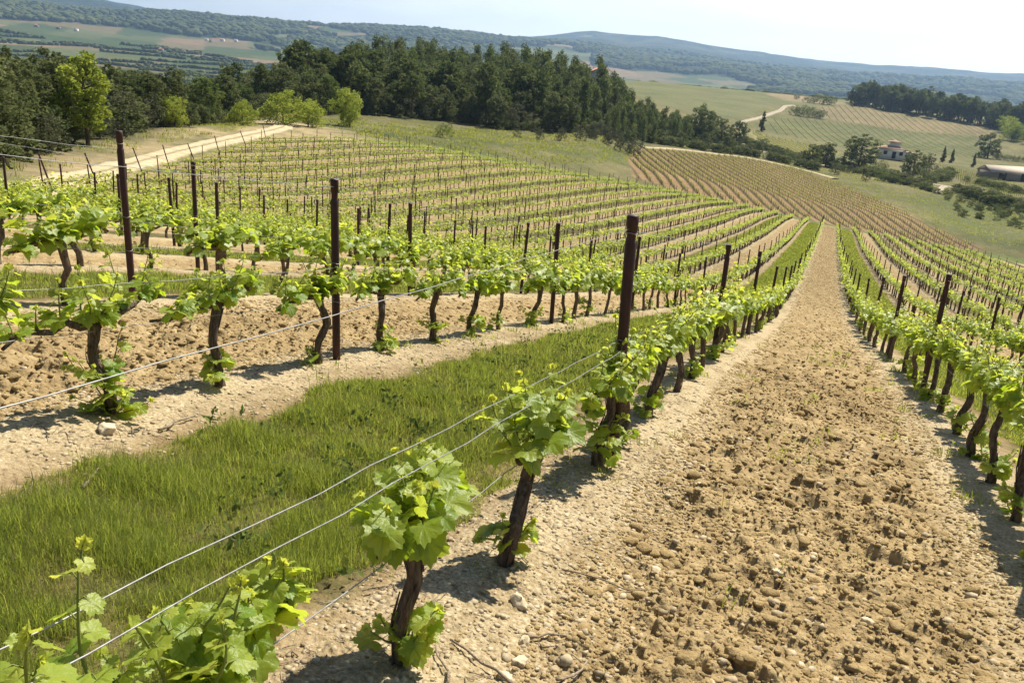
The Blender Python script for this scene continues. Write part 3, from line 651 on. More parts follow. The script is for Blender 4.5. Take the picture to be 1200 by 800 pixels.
ORD = ['nearest', 'second', 'third', 'fourth', 'fifth', 'sixth', 'seventh', 'eighth', 'ninth', 'tenth', 'eleventh', 'twelfth', 'thirteenth', 'fourteenth', 'fifteenth',
       'sixteenth', 'seventeenth', 'eighteenth', 'nineteenth', 'twentieth', 'twenty-first', 'twenty-second', 'twenty-third', 'twenty-fourth', 'twenty-fifth', 'twenty-sixth', 'twenty-seventh', 'twenty-eighth', 'twenty-ninth', 'thirtieth',
       'thirty-first', 'thirty-second', 'thirty-third', 'thirty-fourth', 'thirty-fifth', 'thirty-sixth', 'thirty-seventh', 'thirty-eighth', 'thirty-ninth', 'fortieth']
ORD1 = ['first']+ORD[1:]
def row_phrase(k):
    return ('%s row left of the tilled lane' % ORD1[k]) if k >= 0 else ('%s row right of the tilled lane' % ORD1[-k-1])
def row_range(k):
    """first and last x of the vine row k, from the outline of the vineyard"""
    y = k*W; xs = np.arange(-13, 143, .25); s = poly_sd(xs, np.full(len(xs), y), PLOT) > .6
    xs = xs[s]; return (xs.min(), xs.max()) if len(xs) else (0, -1)
rng = np.random.default_rng(7)
HERO = {0: [.42, 1.1, 1.98, 2.86, 4.36, 4.91, 5.85, 6.96, 7.87], 1: [2.15, 3.12, 3.95, 5.02, 6.0, 6.95, 7.89], -1: [2.6, 3.5, 4.4, 5.2, 6.0, 6.75, 7.6, 8.69, 9.5, 10.3]}
POST_AT = {0: 4.56, 1: 5.28, -1: 4.7, 2: 5.6, 3: 3.9, -2: 9.2, -3: 8.0, 4: 7.1, 5: 8.6}
PSTEP = 5.2
KS = list(range(-9, 27))
posts = []; vines = []
for k in KS:
    a, b = row_range(k)
    if b <= a: continue
    p0 = POST_AT.get(k, a % PSTEP+1.3*(k % 4)); x = p0-PSTEP*math.ceil((p0-a)/PSTEP)
    px = []
    while x < b+.01:
        if x > a-.01: px.append(x)
        x += PSTEP
    for x in px: posts.append((k, x+rng.normal(0, .12) if k not in POST_AT or abs(x-POST_AT[k]) > 1 else x))
    posts.append((k, b+.25))
    hv = HERO.get(k, [])
    for x in hv: vines.append((k, x, True))
    x = max(a, (hv[-1]+.95) if hv else a)+rng.uniform(0, .3)
    if hv and k == 0: x = hv[-1]+.85
    while x < b:
        if rng.uniform() > .025: vines.append((k, x+rng.normal(0, .06), False))
        x += rng.normal(1.0, .05)
VX = np.array([v[1] for v in vines]); VK = np.array([v[0] for v in vines]); VY = VK*W+np.array([0 if v[2] else rng.normal(0, .035) for v in vines])
VZ = base_z(VX, VY); dist = np.hypot(np.hypot(VX, VY+1), VZ)
seen = in_view(VX, VY, VZ+.6, 25); marg = in_view(VX, VY, VZ+.6, 420)
heroes = [i for i, v in enumerate(vines) if v[2]]
single = set(heroes) | set(np.where(seen)[0][np.argsort(dist[seen])][:270].tolist())
# how a vine is found: counted from the post before it, posts counted from the camera
post_x = {}
for k, x in posts: post_x.setdefault(k, []).append(x)
vis_posts = {k: [x for x in sorted(v) if in_view(np.array([x]), np.array([k*W]), base_z(np.array([x]), np.array([k*W]))+.9, 0)[0]] for k, v in post_x.items()}
protos = [make_vine(np.random.default_rng(100+i), 1, head=rng.uniform(.47, .54), lean=(rng.uniform(-.02, .11), rng.normal(0, .03)), arms=(rng.uniform(.36, .5), rng.uniform(.36, .5)),
                    nshoot=int(rng.integers(5, 7)), sucker=[0, .25, 0, .8, 0, .45, 0, .2, 0, .6, 0, 0][i], fat=rng.uniform(.9, 1.25), tall=rng.uniform(1.0, 1.35)) for i in range(12)]
spec = {(0, .42): dict(nshoot=5, head=.43, tall=1.0, arms=(.44, .3)), (0, 1.1): dict(nshoot=6, tall=.75, head=.43, arms=(.28, .26), big=.95), (0, 1.98): dict(nshoot=4, sucker=.35, fat=1.0, lean=(.03, 0), arms=(.28, .2), tall=.72, big=1.2),
        (0, 2.86): dict(nshoot=4, lean=(.2, -.04), sucker=.25, fat=1.0, arms=(.16, .24), big=1.2, tall=.95), (0, 4.36): dict(nshoot=6, arms=(.42, .5), tall=1.1, lean=(.12, 0), fat=1.0, sucker=.8), (0, 4.91): dict(lean=(.06, -.02), sucker=.1), (0, 5.85): dict(lean=(.2, -.03), sucker=.5),
        (1, 3.12): dict(nshoot=4, sucker=1.7, fat=.95, lean=(-.05, .02), arms=(.5, .5)), (1, 3.95): dict(nshoot=4, sucker=.4, lean=(.04, .03), arms=(.4, .5)), (1, 5.02): dict(sucker=.15, fat=.95)}
for i in sorted(single, key=lambda q: dist[q]):
    k, x, hero = vines[i]; y = VY[i]; ph = row_phrase(k); vp = vis_posts.get(k, [])
    before = [j for j, p in enumerate(vp) if p < x]
    same = sorted(VX[j] for j in single if VK[j] == k)
    if before:
        j = before[-1]; n = sum(1 for q in same if vp[j] < q < x)
        lab = '%s grapevine past the %s post of the %s' % (ORD1[min(n, 39)], ORD[j], ph)
    else:
        n = sum(1 for q in same if q < x)
        lab = '%s grapevine in the %s, before its nearest post' % (ORD[n], ph)
    grp = 'grapevines of the %s' % ph
    if hero:
        r_ = np.random.default_rng(int(20000+x*97+k*7919)); kw = dict(nshoot=6, head=r_.uniform(.5, .55) if k else r_.uniform(.44, .49), lean=(r_.uniform(-.01, .1), r_.normal(0, .03)), arms=(r_.uniform(.4, .5), r_.uniform(.4, .5)), fat=r_.uniform(.8, 1.0) if k else r_.uniform(.85, 1.05), tall=.85 if k == 1 else 1.0, sucker=float(r_.choice([0, .2, .5])))
        kw.update(spec.get((k, x), {}))
        if k == -1: kw['lean'] = (r_.uniform(.12, .22), r_.normal(-.02, .02)); kw['sucker'] = float(r_.choice([.3, .6]))
        place_vine(make_vine(r_, 0, **kw), x, y, 0, 1, lab, grp)
    else:
        place_vine(protos[int(rng.integers(12))], x, y, rng.choice([0, math.pi])+rng.normal(0, .06), rng.uniform(.92, 1.12), lab, grp)
# the thousands of vines farther off: one mass, each still a trunk, two arms and leaves at its own place
def far_vine(rng, nl=62, ls=(.08, .12)):
    mb = MB(); h = .50; lx = rng.uniform(0, .1)
    V, f3, f4 = tube([(0, 0, -.08), (lx*.5+rng.normal(0, .02), rng.normal(0, .02), .22), (lx, 0, h)], [.04, .032, .038], 5, cap=False); mb.add(V, None, f4, 1)
    V, f3, f4 = tube([(lx-.45, 0, h-.02), (lx, 0, h), (lx+.45, 0, h-.02)], [.012, .02, .012], 4, cap=False); mb.add(V, None, f4, 1)
    L = Leaves()
    for q in range(nl):
        p = np.array([lx+rng.uniform(-.5, .5), rng.normal(0, .085), h+abs(rng.normal(.0, 1))*.13-.03+.03]); sz = rng.uniform(*ls)
        nrm = np.array([rng.normal(0, .5), rng.normal(0, .5)+p[1]*4, 1]); d = np.array([rng.normal(0, 1), rng.normal(0, 1)+p[1]*6, rng.uniform(-.8, .4)])
        L.add(p, d, nrm, sz, np.clip(.25+.9*(p[2]-h)+rng.normal(0, .18), 0, 1), .2, .1)
    V, F, ti, vv = L.arrays(LEAF_LOW); mb.add(V, F, None, 0, ti); return mb
def scatter_mass(name, variants, X, Y, Z, rot, scl, mats, rng):
    """joins many low copies into one mesh; each variant is an MB"""
    pick = rng.integers(len(variants), size=len(X)); Vs = []; F3 = []; F4 = []; M3 = []; M4 = []; T = []; n = 0
    for vi, mb in enumerate(variants):
        idx = np.where(pick == vi)[0]
        if not len(idx): continue
        V = np.concatenate(mb.v); A = np.concatenate(mb.a); c, s = np.cos(rot[idx])[:, None], np.sin(rot[idx])[:, None]; sc = np.atleast_2d(scl[idx].T).T
        sx = sc[:, :1]; sz = sc[:, -1:]
        x = (V[None, :, 0]*c-V[None, :, 1]*s)*sx+X[idx, None]; y = (V[None, :, 0]*s+V[None, :, 1]*c)*sx+Y[idx, None]; z = V[None, :, 2]*sz+Z[idx, None]
        Vs.append(np.stack([x, y, z], -1).reshape(-1, 3)); T.append(np.clip(A[None]+rng.normal(0, .08, (len(idx), 1)), 0, 1).ravel())
        off = n+np.arange(len(idx))[:, None, None]*len(V)
        for src, ms, F, M, w in ((mb.f3, mb.m3, F3, M3, 3), (mb.f4, mb.m4, F4, M4, 4)):
            if src:
                f = np.concatenate(src); F.append((f[None]+off).reshape(-1, w)); M.append(np.tile(np.concatenate(ms), len(idx)))
        n += len(idx)*len(V)
    fs = []; mi = []
    if F3: fs.append(np.concatenate(F3)); mi.append(np.concatenate(M3))
    if F4: fs.append(np.concatenate(F4)); mi.append(np.concatenate(M4))
    return link(name, mesh_np(name, np.concatenate(Vs), fs, mats, False, {'tint': np.concatenate(T), 'vein': np.zeros(n)}, np.concatenate(mi)))
rest = np.array([i for i in range(len(vines)) if i not in single and marg[i] and dist[i] > 6])
vr = np.random.default_rng(5)
stuff(scatter_mass('distant_grapevines', [far_vine(vr) for q in range(10)], VX[rest], VY[rest], VZ[rest], vr.choice([0, math.pi], len(rest))+vr.normal(0, .05, len(rest)),
                   vr.uniform(.9, 1.12, len(rest)), [M_LEAFS, M_BARK], vr),
      'rows of small leafy grapevines running on down and across the far slope', 'grapevines')

# ------------------------------------------------------------------ posts
def post_material():
    m, t, out = new_mat('rusty_post'); P = obj_(t)
    n = noise_(t, N(t, 'ShaderNodeMapping', {'Vector': P, 'Scale': (30, 30, 5)}).outputs[0], 1, 6, .7); n2 = noise_(t, P, 70, 3)
    c = ramp_(t, n, [(.25, (.018,.008,.007)), (.55, (.05,.017,.013)), (.8, (.115,.036,.02))])
    c = mix_(t, ramp_(t, n2, [(.64, 0.0), (.78, .5)]), c, (.11,.05,.028))
    principled(t, out, c, .62, bump_(t, n2, .4, .003), .4); return m
M_POST = post_material()
def wire_material():
    m, t, out = new_mat('galvanised_wire'); n = noise_(t, pos_(t), 40, 3)
    principled(t, out, ramp_(t, n, [(.3, (.20,.20,.20)), (.7, (.36,.36,.35))]), .5, None, .5, Metallic=.4); return m
M_WIRE = wire_material()
def post_mesh(h, r=.029, n=14, lod=0):
    """a round steel stake with a crimped collar and a slightly domed, worn top"""
    if lod == 0:
        zs = [-.2, 0, .4, .8, h-.16, h-.145, h-.14, h-.10, h-.095, h-.03, h-.006, h]; rs = [1, 1, 1.02, .98, 1, .86, .8, .8, .9, 1.04, 1.0, .8]
        V, f3, f4 = tube([(0, 0, z) for z in zs], np.array(rs)*r, n, np.random.default_rng(3), .02)
    else:
        V, f3, f4 = tube([(0, 0, -.1), (0, 0, h*.5), (0, 0, h-.02), (0, 0, h)], np.array([1, 1, 1, .8])*r, 5)
    mb = MB(); mb.add(V, f3, f4); return mb
def clip_mesh(z, r=.031):
    mb = MB(); th = np.linspace(0, 2*math.pi, 15)
    V, f3, f4 = tube(np.c_[np.cos(th)*r, np.sin(th)*r, z+.006*np.sin(th*2)], .0022, 5, cap=False); mb.add(V, None, f4)
    V, f3, f4 = tube([(r, 0, z), (r+.014, .004, z+.006), (r+.018, -.004, z-.012)], .002, 5); mb.add(V, f3, f4); return mb
pm = [post_mesh(h).mesh('post_shaft', [M_POST], True) for h in (1.40, 1.46, 1.36)]
pm_lo = post_mesh(1.4, lod=1).mesh('post_shaft', [M_POST], True)
cm = {z: clip_mesh(z).mesh('wire_clip', [M_WIRE], True) for z in (.46, .75, 1.36)}
PX = np.array([p[1] for p in posts]); PK = np.array([p[0] for p in posts]); PY = PK*W+rng.normal(0, .03, len(posts)); PZ = base_z(PX, PY)
pdist = np.hypot(np.hypot(PX, PY+1), PZ); pseen = in_view(PX, PY, PZ+.9, 0)
psingle = np.where(pseen)[0][np.argsort(pdist[pseen])][:290]; rank = {}
for i in psingle:
    k = int(PK[i]); j = rank.get(k, 0); rank[k] = j+1; ph = row_phrase(k)
    near = pdist[i] < 19
    o = empty('trellis_post', (PX[i], PY[i], gz(PX[i], PY[i])), rng.uniform(0, 6.28))
    big = (k == 0 and j == 0)
    o.rotation_euler.x = rng.normal(0, .012); o.rotation_euler.y = rng.normal(.012, .015)
    if pdist[i] > 19: o.rotation_euler.x += rng.normal(0, .02)
    link('post_shaft', pm[1] if big else pm[int(rng.integers(3))] if pdist[i] < 60 else pm_lo, o, sc=(1.08, 1.08, 1) if big else None)
    if near:
        for z in cm: link('wire_clip', cm[z], o)
    tag(o, '%s rusty post from the camera in the %s' % (ORD[j], ph), 'post', 'trellis posts')
pset = set(psingle.tolist()); prest = np.array([i for i in range(len(posts)) if i not in pset and in_view(PX[i:i+1], PY[i:i+1], PZ[i:i+1]+.9, 420)[0]])
stuff(scatter_mass('distant_posts', [post_mesh(1.4, .030, lod=1)], PX[prest], PY[prest], PZ[prest], vr.uniform(0, 6.28, len(prest)), vr.uniform(.93, 1.08, len(prest)), [M_POST], vr),
      'countless thin dark posts standing in the far vine rows', 'posts')
# leaning strainer posts where the rows end at the dirt track
ANCH = [(27.1,29.9),(34,34.6),(43.4,40.6),(48.9,43.4),(53.7,45.2),(62.1,49.8),(70.6,53.5),(79.3,57.6)]
for q, (x, y) in enumerate(ANCH):
    o = empty('strainer_post', (x, y, hz(x, y))); o.rotation_euler.y = R(-20+rng.normal(0, 4)); o.rotation_euler.x = R(rng.normal(-4, 3))
    link('post_shaft', post_mesh(1.75, .038).mesh('post_shaft', [M_POST], True), o)
    tag(o, '%s leaning end post along the dirt track, counted from the left' % ORD1[q], 'post', 'leaning end posts')

# ------------------------------------------------------------------ trellis wires
def wire(name, k, x0, x1, h0, h1, label, rad=.0019, sag=.02, dy=0.0, wav=.004):
    """thin steel wire along row k, bound to the posts"""
    xs = [x0]+[x for x in sorted(post_x[k]) if x0 < x < x1]+[x1]; P = []
    for a, b in zip(xs[:-1], xs[1:]):
        for f in np.linspace(0, 1, 22)[:-1]:
            x = a+(b-a)*f; h = h0+(h1-h0)*(x-x0)/(x1-x0)
            P.append((x, k*W+dy+wav*.6*math.sin(x*7.3+k), base_z(np.array([a]), np.array([k*W]))[0]*(1-f)+base_z(np.array([b]), np.array([k*W]))[0]*f+h-sag*4*f*(1-f)+wav*math.sin(x*9.1+h*30)+wav*.5*math.sin(x*23)))
    P.append((x1, k*W+dy, hz(x1, k*W)+h1))
    V, f3, f4 = tube(P, rad, 6); mb = MB(); mb.add(V, f3, f4)
    o = mb.build(name, [M_WIRE], None, True); return tag(o, label, 'wire', 'trellis wires')
p00 = POST_AT[0]
wire('trellis_wire', 0, -1.5, 60, .455, .455, 'lowest wire of the %s, carrying the vine arms' % row_phrase(0), .0018)
wire('trellis_wire', 0, -1.5, 26, .73, .73, 'knee high wire above the leaves of the %s, lane side of a pair' % 'first row left', .0016, .03, -.034, .004)
wire('trellis_wire', 0, -1.5, 26, .75, .75, 'knee high wire above the leaves of the %s, grass side of a pair' % 'first row left', .0016, .015, .034, .004)
wire('trellis_wire', 0, -1.0, p00, 1.0, 1.42, 'slanting top wire rising to the big foreground post of the first row left', .0013, .01, 0, .003)
wire('trellis_wire', 0, p00, 40, 1.41, 1.36, 'top wire running away from the big foreground post, first row left of lane', .0018)
for k in (1, 2, 3, -1, -2):
    x0 = max(row_range(k)[0], -2)
    for h, nm in ((.52, 'lowest wire'), (.75, 'middle wire'), (1.34, 'top wire')):
        wire('trellis_wire', k, x0, 46, h, h, '%s of the %s' % (nm, row_phrase(k)), .0017)
# ------------------------------------------------------------------ trees and bushes
def crown_leaf_material(name, lo, hi, tr=.22):
    m, t, out = new_mat(name); k = attr_(t, 'tint')
    c = ramp_(t, k, [(0, lo), (1, hi)])
    b = N(t, 'ShaderNodeBsdfDiffuse', {'Color': c}); tl = N(t, 'ShaderNodeBsdfTranslucent', {'Color': c})
    t.links.new(N(t, 'ShaderNodeMixShader', {0: tr, 1: b.outputs[0], 2: tl.outputs[0]}).outputs[0], out.inputs[0]); return m
M_PINE = crown_leaf_material('pine_needles', (.068,.095,.03), (.20,.23,.08), .45)
M_OAK = crown_leaf_material('holm_oak_leaves', (.068,.09,.033), (.205,.225,.09), .42)
M_GREEN = crown_leaf_material('broad_leaves', (.08,.125,.028), (.20,.24,.07), .35)
M_YEL = crown_leaf_material('spring_leaves', (.20,.26,.03), (.42,.46,.09), .45)
M_GREY = crown_leaf_material('grey_scrub_leaves', (.07,.08,.04), (.16,.165,.095), .25)
M_TRUNK = bark_material('tree_bark', (.04,.032,.025), (.17,.13,.095), (9, 9, 2))
def leaf_quads(C, size, rng, tint, flat=.5):
    """many small bent leaf sprays about the points C"""
    n = len(C); a = rng.normal(size=(n, 3)); a[:, 2] *= flat; a /= np.linalg.norm(a, axis=1, keepdims=True)
    b = np.cross(a, rng.normal(size=(n, 3))); b /= np.linalg.norm(b, axis=1, keepdims=True); s = (size*rng.uniform(.6, 1.3, n))[:, None]
    c = np.cross(a, b)
    V = np.stack([C-a*s, C+b*s*.55+c*s*.12, C+a*s, C-b*s*.55+c*s*.12], 1).reshape(-1, 3)
    i = np.arange(n)[:, None]*4; F = np.concatenate([i+[[0, 1, 2]], i+[[0, 2, 3]]]); return V, F, np.repeat(tint, 4)
def tree_parts(kind, rng):
    """trunk with limbs and a crown of leaf sprays; height about 1 m x h, real metres"""
    K = dict(pine=(10, 3.2, M_PINE, 3200, .20, .42), oak=(6.5, 3.0, M_OAK, 4200, .17, .0), broad=(7.0, 2.9, M_GREEN, 3400, .17, .15), yellow=(7.2, 2.5, M_YEL, 6500, .15, .14),
             scrub=(2.6, 1.7, M_GREY, 1300, .12, .02), bush=(3.2, 2.4, M_GREEN, 1700, .13, .02), cypress=(7, 1.15, M_PINE, 2400, .15, .05), conifer=(7, 1.6, M_PINE, 2200, .17, .08), lightbush=(4.2, 3.2, M_YEL, 5200, .14, .03), darkbush=(3.0, 2.2, M_OAK, 1500, .14, .02))[kind]
    h, w, mat, nq, qs, bare = K; mb = MB(); tr = h*.022
    lean = rng.normal(0, .05, 2)*h*(.8 if kind == 'pine' else .5)
    k = 8; tt = np.linspace(0, 1, k); tp = np.c_[lean[0]*tt**1.5+rng.normal(0, .02, k)*h*.4*tt, lean[1]*tt**1.5+rng.normal(0, .02, k)*h*.4*tt, -.3+(h*.88+.3)*tt]
    V, f3, f4 = tube(tp, np.linspace(1.25, .25, k)*tr, 7, rng, .1); mb.add(V, f3, f4)
    lobes = []
    nl = {'pine': 15, 'oak': 13, 'broad': 14, 'yellow': 20, 'scrub': 8, 'bush': 9, 'cypress': 12, 'conifer': 14, 'lightbush': 12, 'darkbush': 9}[kind]
    for q in range(nl):
        f = (q+.5)/nl
        if kind in ('cypress', 'conifer'):
            zz = h*(.08+.9*f); rr = w*(1-f)**(.55 if kind == 'cypress' else .8)*.55+.15; an = rng.uniform(0, 6.28); off = rr*rng.uniform(.1, .55); lr = rr*rng.uniform(.75, 1)
            lobes.append((np.array([math.cos(an)*off, math.sin(an)*off, zz]), lr, h*.085)); continue
        zz = h*(bare+(1-bare)*(.12+.80*f)); e = math.sqrt(max(.06, 1-((f-.38)/.66)**2)) if kind != 'pine' else (.45+.75*math.sin(math.pi*min(1, f*1.02))**.7)*(.95 if f < .75 else .75)
        an = q*2.4+rng.uniform(-.5, .5); off = w*e*rng.uniform(.3, .8)*(0.35 if f > .9 else 1); lr = w*rng.uniform(.28, .46)*(.8 if f > .85 else 1)
        c = np.array([lean[0]*f+math.cos(an)*off, lean[1]*f+math.sin(an)*off, zz]); lobes.append((c, lr, lr*rng.uniform(.55, .8) if kind == 'pine' else lr*rng.uniform(.7, 1)))
    for c, lr, lh in lobes:
        if kind in ('cypress',): continue
        i = int(np.argmin(np.abs(tp[:, 2]-max(c[2]-lr*.9, h*.12)))); p = tp[min(i, k-2)]
        V, f3, f4 = tube([p, (p+c)/2+rng.normal(0, .05*w, 3)*[1, 1, .5], c], [tr*.5, tr*.32, tr*.1], 5, cap=False); mb.add(V, None, f4)
    cb = MB(); tot = sum(l[1]**2 for l in lobes)
    for c, lr, lh in lobes:
        n = int(nq*lr**2/tot); u = rng.normal(size=(n, 3)); u /= np.linalg.norm(u, axis=1, keepdims=True)
        sub = rng.normal(size=(9, 3)); sub /= np.linalg.norm(sub, axis=1, keepdims=True)         # twig clumps in the lobe, gaps between
        near = sub[np.argmax(u@sub.T+rng.normal(0, .18, (n, 9)), axis=1)]
        d = u*.62+near*.45; rad = rng.uniform(.35, 1.08, n)[:, None]**.6
        P = c+d*rad*np.array([lr, lr, lh]); tone = rng.normal(.5, .17); ti = np.clip(tone+rng.normal(0, .17, n), 0, 1)
        if kind != 'pine' and kind not in ('cypress', 'conifer'): P[:, 2] = np.maximum(P[:, 2], rng.uniform(.02, .25, n)*h*.2)
        V, F, T = leaf_quads(P, np.full(n, qs)*(h/7)**.3, rng, ti); cb.add(V, F, None, 0, T)
    return {'trunk': mb.mesh('trunk', [M_TRUNK], True), 'crown': cb.mesh('crown', [mat])}, h
TREES = {}
for kind, n in (('pine', 6), ('oak', 5), ('broad', 3), ('yellow', 1), ('scrub', 3), ('bush', 2), ('cypress', 1), ('conifer', 2), ('lightbush', 2), ('darkbush', 2)):
    TREES[kind] = [tree_parts(kind, np.random.default_rng(300+i*17+len(kind)*131+ord(kind[0]))) for i in range(n)]
trng = np.random.default_rng(21)
def plant(kind, x, y, h, label, cat='tree', group=None, name=None, wide=1.0, v=None):
    parts, h0 = TREES[kind][int(trng.integers(len(TREES[kind]))) if v is None else v]
    s = h/h0; o = empty(name or {'pine': 'pine_tree', 'oak': 'holm_oak', 'broad': 'leafy_tree', 'yellow': 'spring_green_tree', 'scrub': 'scrub_bush', 'bush': 'bush', 'cypress': 'cypress', 'conifer': 'conifer', 'lightbush': 'bush', 'darkbush': 'bush'}[kind],
                         (x, y, hz(x, y)-.05), trng.uniform(0, 6.28), (s*wide, s*wide, s))
    for nm, me in parts.items(): link(nm, me, o)
    return tag(o, label, cat, group)
# single trees and bushes one can point to
plant('yellow', 51.5, 53.6, 6.9, 'bright yellow-green spring tree standing out before the dark wood on the left', wide=.95)
plant('lightbush', 102, 71.5, 4.4, 'broad light green bush at the end of the dirt track below the wood', 'bush', wide=1.15, v=0)
plant('lightbush', 106.5, 70.5, 3.6, 'smaller yellowish bush right beside the broad light green bush at the track end', 'bush', v=1)
plant('lightbush', 121, 72.5, 5.6, 'rounded light green tree at the vineyard corner where the green meadow begins', wide=.75, v=1, name='leafy_tree')
plant('lightbush', 92, 70.5, 3.0, 'low yellow-green shrub at the wood edge left of the broad light bush', 'bush', v=0, wide=.9)
plant('lightbush', 76, 67, 3.2, 'low yellowish shrub at the wood edge above the middle of the dirt track', 'bush', v=1, wide=.8)
plant('bush', 129, 60, 2.3, 'lone small green bush on the meadow just above the vineyard edge', 'bush')
plant('oak', 298, -6.5, 10.5, 'largest round dark tree on the lane left of the white villa', wide=1.35, v=0, name='round_tree')
plant('oak', 286, 3.2, 7.6, 'dark rounded tree at the top path, second left of the white villa', wide=1.2)
plant('oak', 279, 7.5, 6.4, 'dark low tree touching the path, third left of the white villa', wide=1.2)
plant('oak', 284, -21.5, 8.0, 'dense dark tree standing right in front and right of the villa', wide=1.1)
plant('cypress', 398, 33.5, 8.6, 'lone dark cypress in the green fields above the hedge trees', name='cypress', wide=1.5)
plant('oak', 291, 44, 10.5, 'wide dark oak, biggest of the hedge left of the cypress', wide=1.6)
plant('oak', 303, 38, 8, 'dark tree between the wide dark oak and the small field strip', wide=1.3)
plant('oak', 309, 33, 8, 'mid green tree right of the wide dark oak above the ploughed plot')
plant('scrub', 329, -29, 6.0, 'greyish feathery tree to the right of the white villa', 'tree', wide=1.1, name='grey_tree')
plant('conifer', 392, -39.5, 6.5, 'left one of two small dark conifers on the field right of the villa', wide=1.2)
plant('conifer', 394, -43, 6.0, 'right one of two small dark conifers on the field right of the villa', wide=1.2)
plant('oak', 455, -64, 11.5, 'dark tree standing alone at the far right by the hedge above the barn', wide=1.1)
plant('conifer', 385, -50, 6, 'small pointed conifer between the barn and the conifer pair', wide=1.0)
for q, (x, y, h) in enumerate([(536,28,5.5),(541,23.5,6.4),(546,19,6.2),(549,14.5,5)]):
    plant('darkbush', x, y, h, '%s clump from the left in the dark thicket on the far green field' % ORD1[q], 'bush', 'dark thicket on the far field', wide=1.2)
for q, (x, y, h) in enumerate([(668,36,3.5),(652,28,4.5),(655,23,5.5),(659,17,6.8),(661,12,6)]):
    plant('darkbush', x, y, h, '%s bush from the left in the short tree line under the far crest' % ORD1[q], 'bush', 'short tree line under the far crest', wide=1.1)
# shrubs along the upper edge of the brown plot and in the meadow
EDGE = [(252,43,4,'oak'),(258,36,3.4,'scrub'),(263,31,5,'oak'),(268,27,3.6,'scrub'),(272,23,4.4,'oak'),(276,18,3.4,'scrub'),(277,13,3.0,'darkbush'),(266,38,4.6,'oak'),(262,6,3.2,'darkbush'),(259,0,3.0,'scrub'),(272,-4,2.6,'scrub'),(290,-13,3.8,'darkbush'),(276,-24,4.2,'darkbush'),(270,-20,3,'scrub'),(306,-27,4,'scrub'),(258,-12,2.6,'bush'),(248,-8,2.4,'scrub')]
EDGE.sort(key=lambda e: -math.atan2(e[1]+1, e[0]))
for q, (x, y, h, kd) in enumerate(EDGE):
    plant(kd, x, y, h, 'dark shrub along the path above the brown plot, %s from the left' % ORD1[q], 'shrub', 'shrubs above the brown plot')
MB_ = [(161,59,1.6),(166,56,2.0),(172,53.5,2.4),(178,51,2.2),(186,44,3.0),(190,42,3.4),(194,43.5,2.8),(198,47,2.4),(176,60,1.6),(184,57,1.8),(203,52,2.6)]+[(trng.uniform(184, 214), trng.uniform(44, 54), trng.uniform(1.8, 3.2)) for q in range(12)]
MB_.sort(key=lambda e: -math.atan2(e[1]+1, e[0]))
for q, (x, y, h) in enumerate(MB_):
    plant('scrub', x, y, h, 'grey-green scrub bush on the meadow before the wood, %s from the left' % ORD1[q], 'bush', 'scrub on the meadow')
# the wood: every tree at its own place, pines on the hill, holm oaks to the left
def poisson(poly, n_try, dmin, rng, keep=None):
    lo, hi = poly.min(0), poly.max(0); pts = []
    C = rng.uniform(lo, hi, (n_try, 2)); ok = poly_sd(C[:, 0], C[:, 1], poly) > .5
    for c in C[ok]:
        if keep and not keep(c): continue
        if all((c[0]-p[0])**2+(c[1]-p[1])**2 > (dmin(c) if callable(dmin) else dmin)**2 for p in pts): pts.append(c)
    return np.array(pts)
def wd_d(c): 
    r = math.hypot(c[0], c[1]+1); return 1.9+r*.0068
WP = poisson(FOREST, 22000, wd_d, trng)
front = poly_sd(WP[:, 0], WP[:, 1], FOREST)
order = np.argsort(np.hypot(WP[:, 0], WP[:, 1]+1)); order = [i for i in order if in_view(WP[i:i+1, 0], WP[i:i+1, 1], base_z(WP[i:i+1, 0], WP[i:i+1, 1])+4, 160)[0]]
print('wood trees', len(order))
KINDW = {'pine': ('dark pine with a bare lower trunk in the crowded wood on the hill', 'tree'), 'oak': ('dense dark holm oak in the crowded wood beside the dirt track and meadow', 'tree'),
         'broad': ('mid green broadleaf tree among the darker trees of the wood', 'tree'), 'scrub': ('greyish leafy scrub tree among the dark trees of the wood', 'tree')}
wood_rest = []
for n_, i in enumerate(order):
    x, y = WP[i]; r = math.hypot(x, y+1); az = math.degrees(math.atan2(y+1, x)); u = trng.uniform()
    if math.hypot(x-51.5, y-53.6) < 3.6 or (math.hypot(x-49, y-51) < 4) or math.hypot(x-102, y-71.5) < 4: continue
    pine = sstep(40, 30, np.array(az))*(.78 if front[i] > 9 else .45)
    kd = 'pine' if u < pine else trng.choice(['oak', 'oak', 'oak', 'broad' if az < 41 else 'oak', 'scrub'])
    hh = {'pine': trng.uniform(7, 13.5), 'oak': trng.uniform(5.5, 9), 'broad': trng.uniform(5.5, 8.5), 'scrub': trng.uniform(3.5, 6)}[kd]
    if az > 36: hh = hh*(.8 if r < 100 else .85)
    if az < 14: hh *= .82
    if front[i] < 4 and trng.uniform() < .5: kd = trng.choice(['scrub', 'oak', 'darkbush']); hh = trng.uniform(2.2, 4)
    if kd == 'darkbush': KINDW.setdefault(kd, ('low dark bush at the foot of the crowded wood', 'bush'))
    if n_ < 285: plant(kd, x, y, hh, KINDW[kd][0], KINDW[kd][1], 'trees of the wood: '+kd.replace('darkbush', 'low bushes').replace('scrub', 'grey scrub trees').replace('oak', 'holm oaks').replace('pine', 'pines').replace('broad', 'broadleaf trees'), wide=trng.uniform(.8, 1.15))
    else: wood_rest.append((x, y, hh, kd))
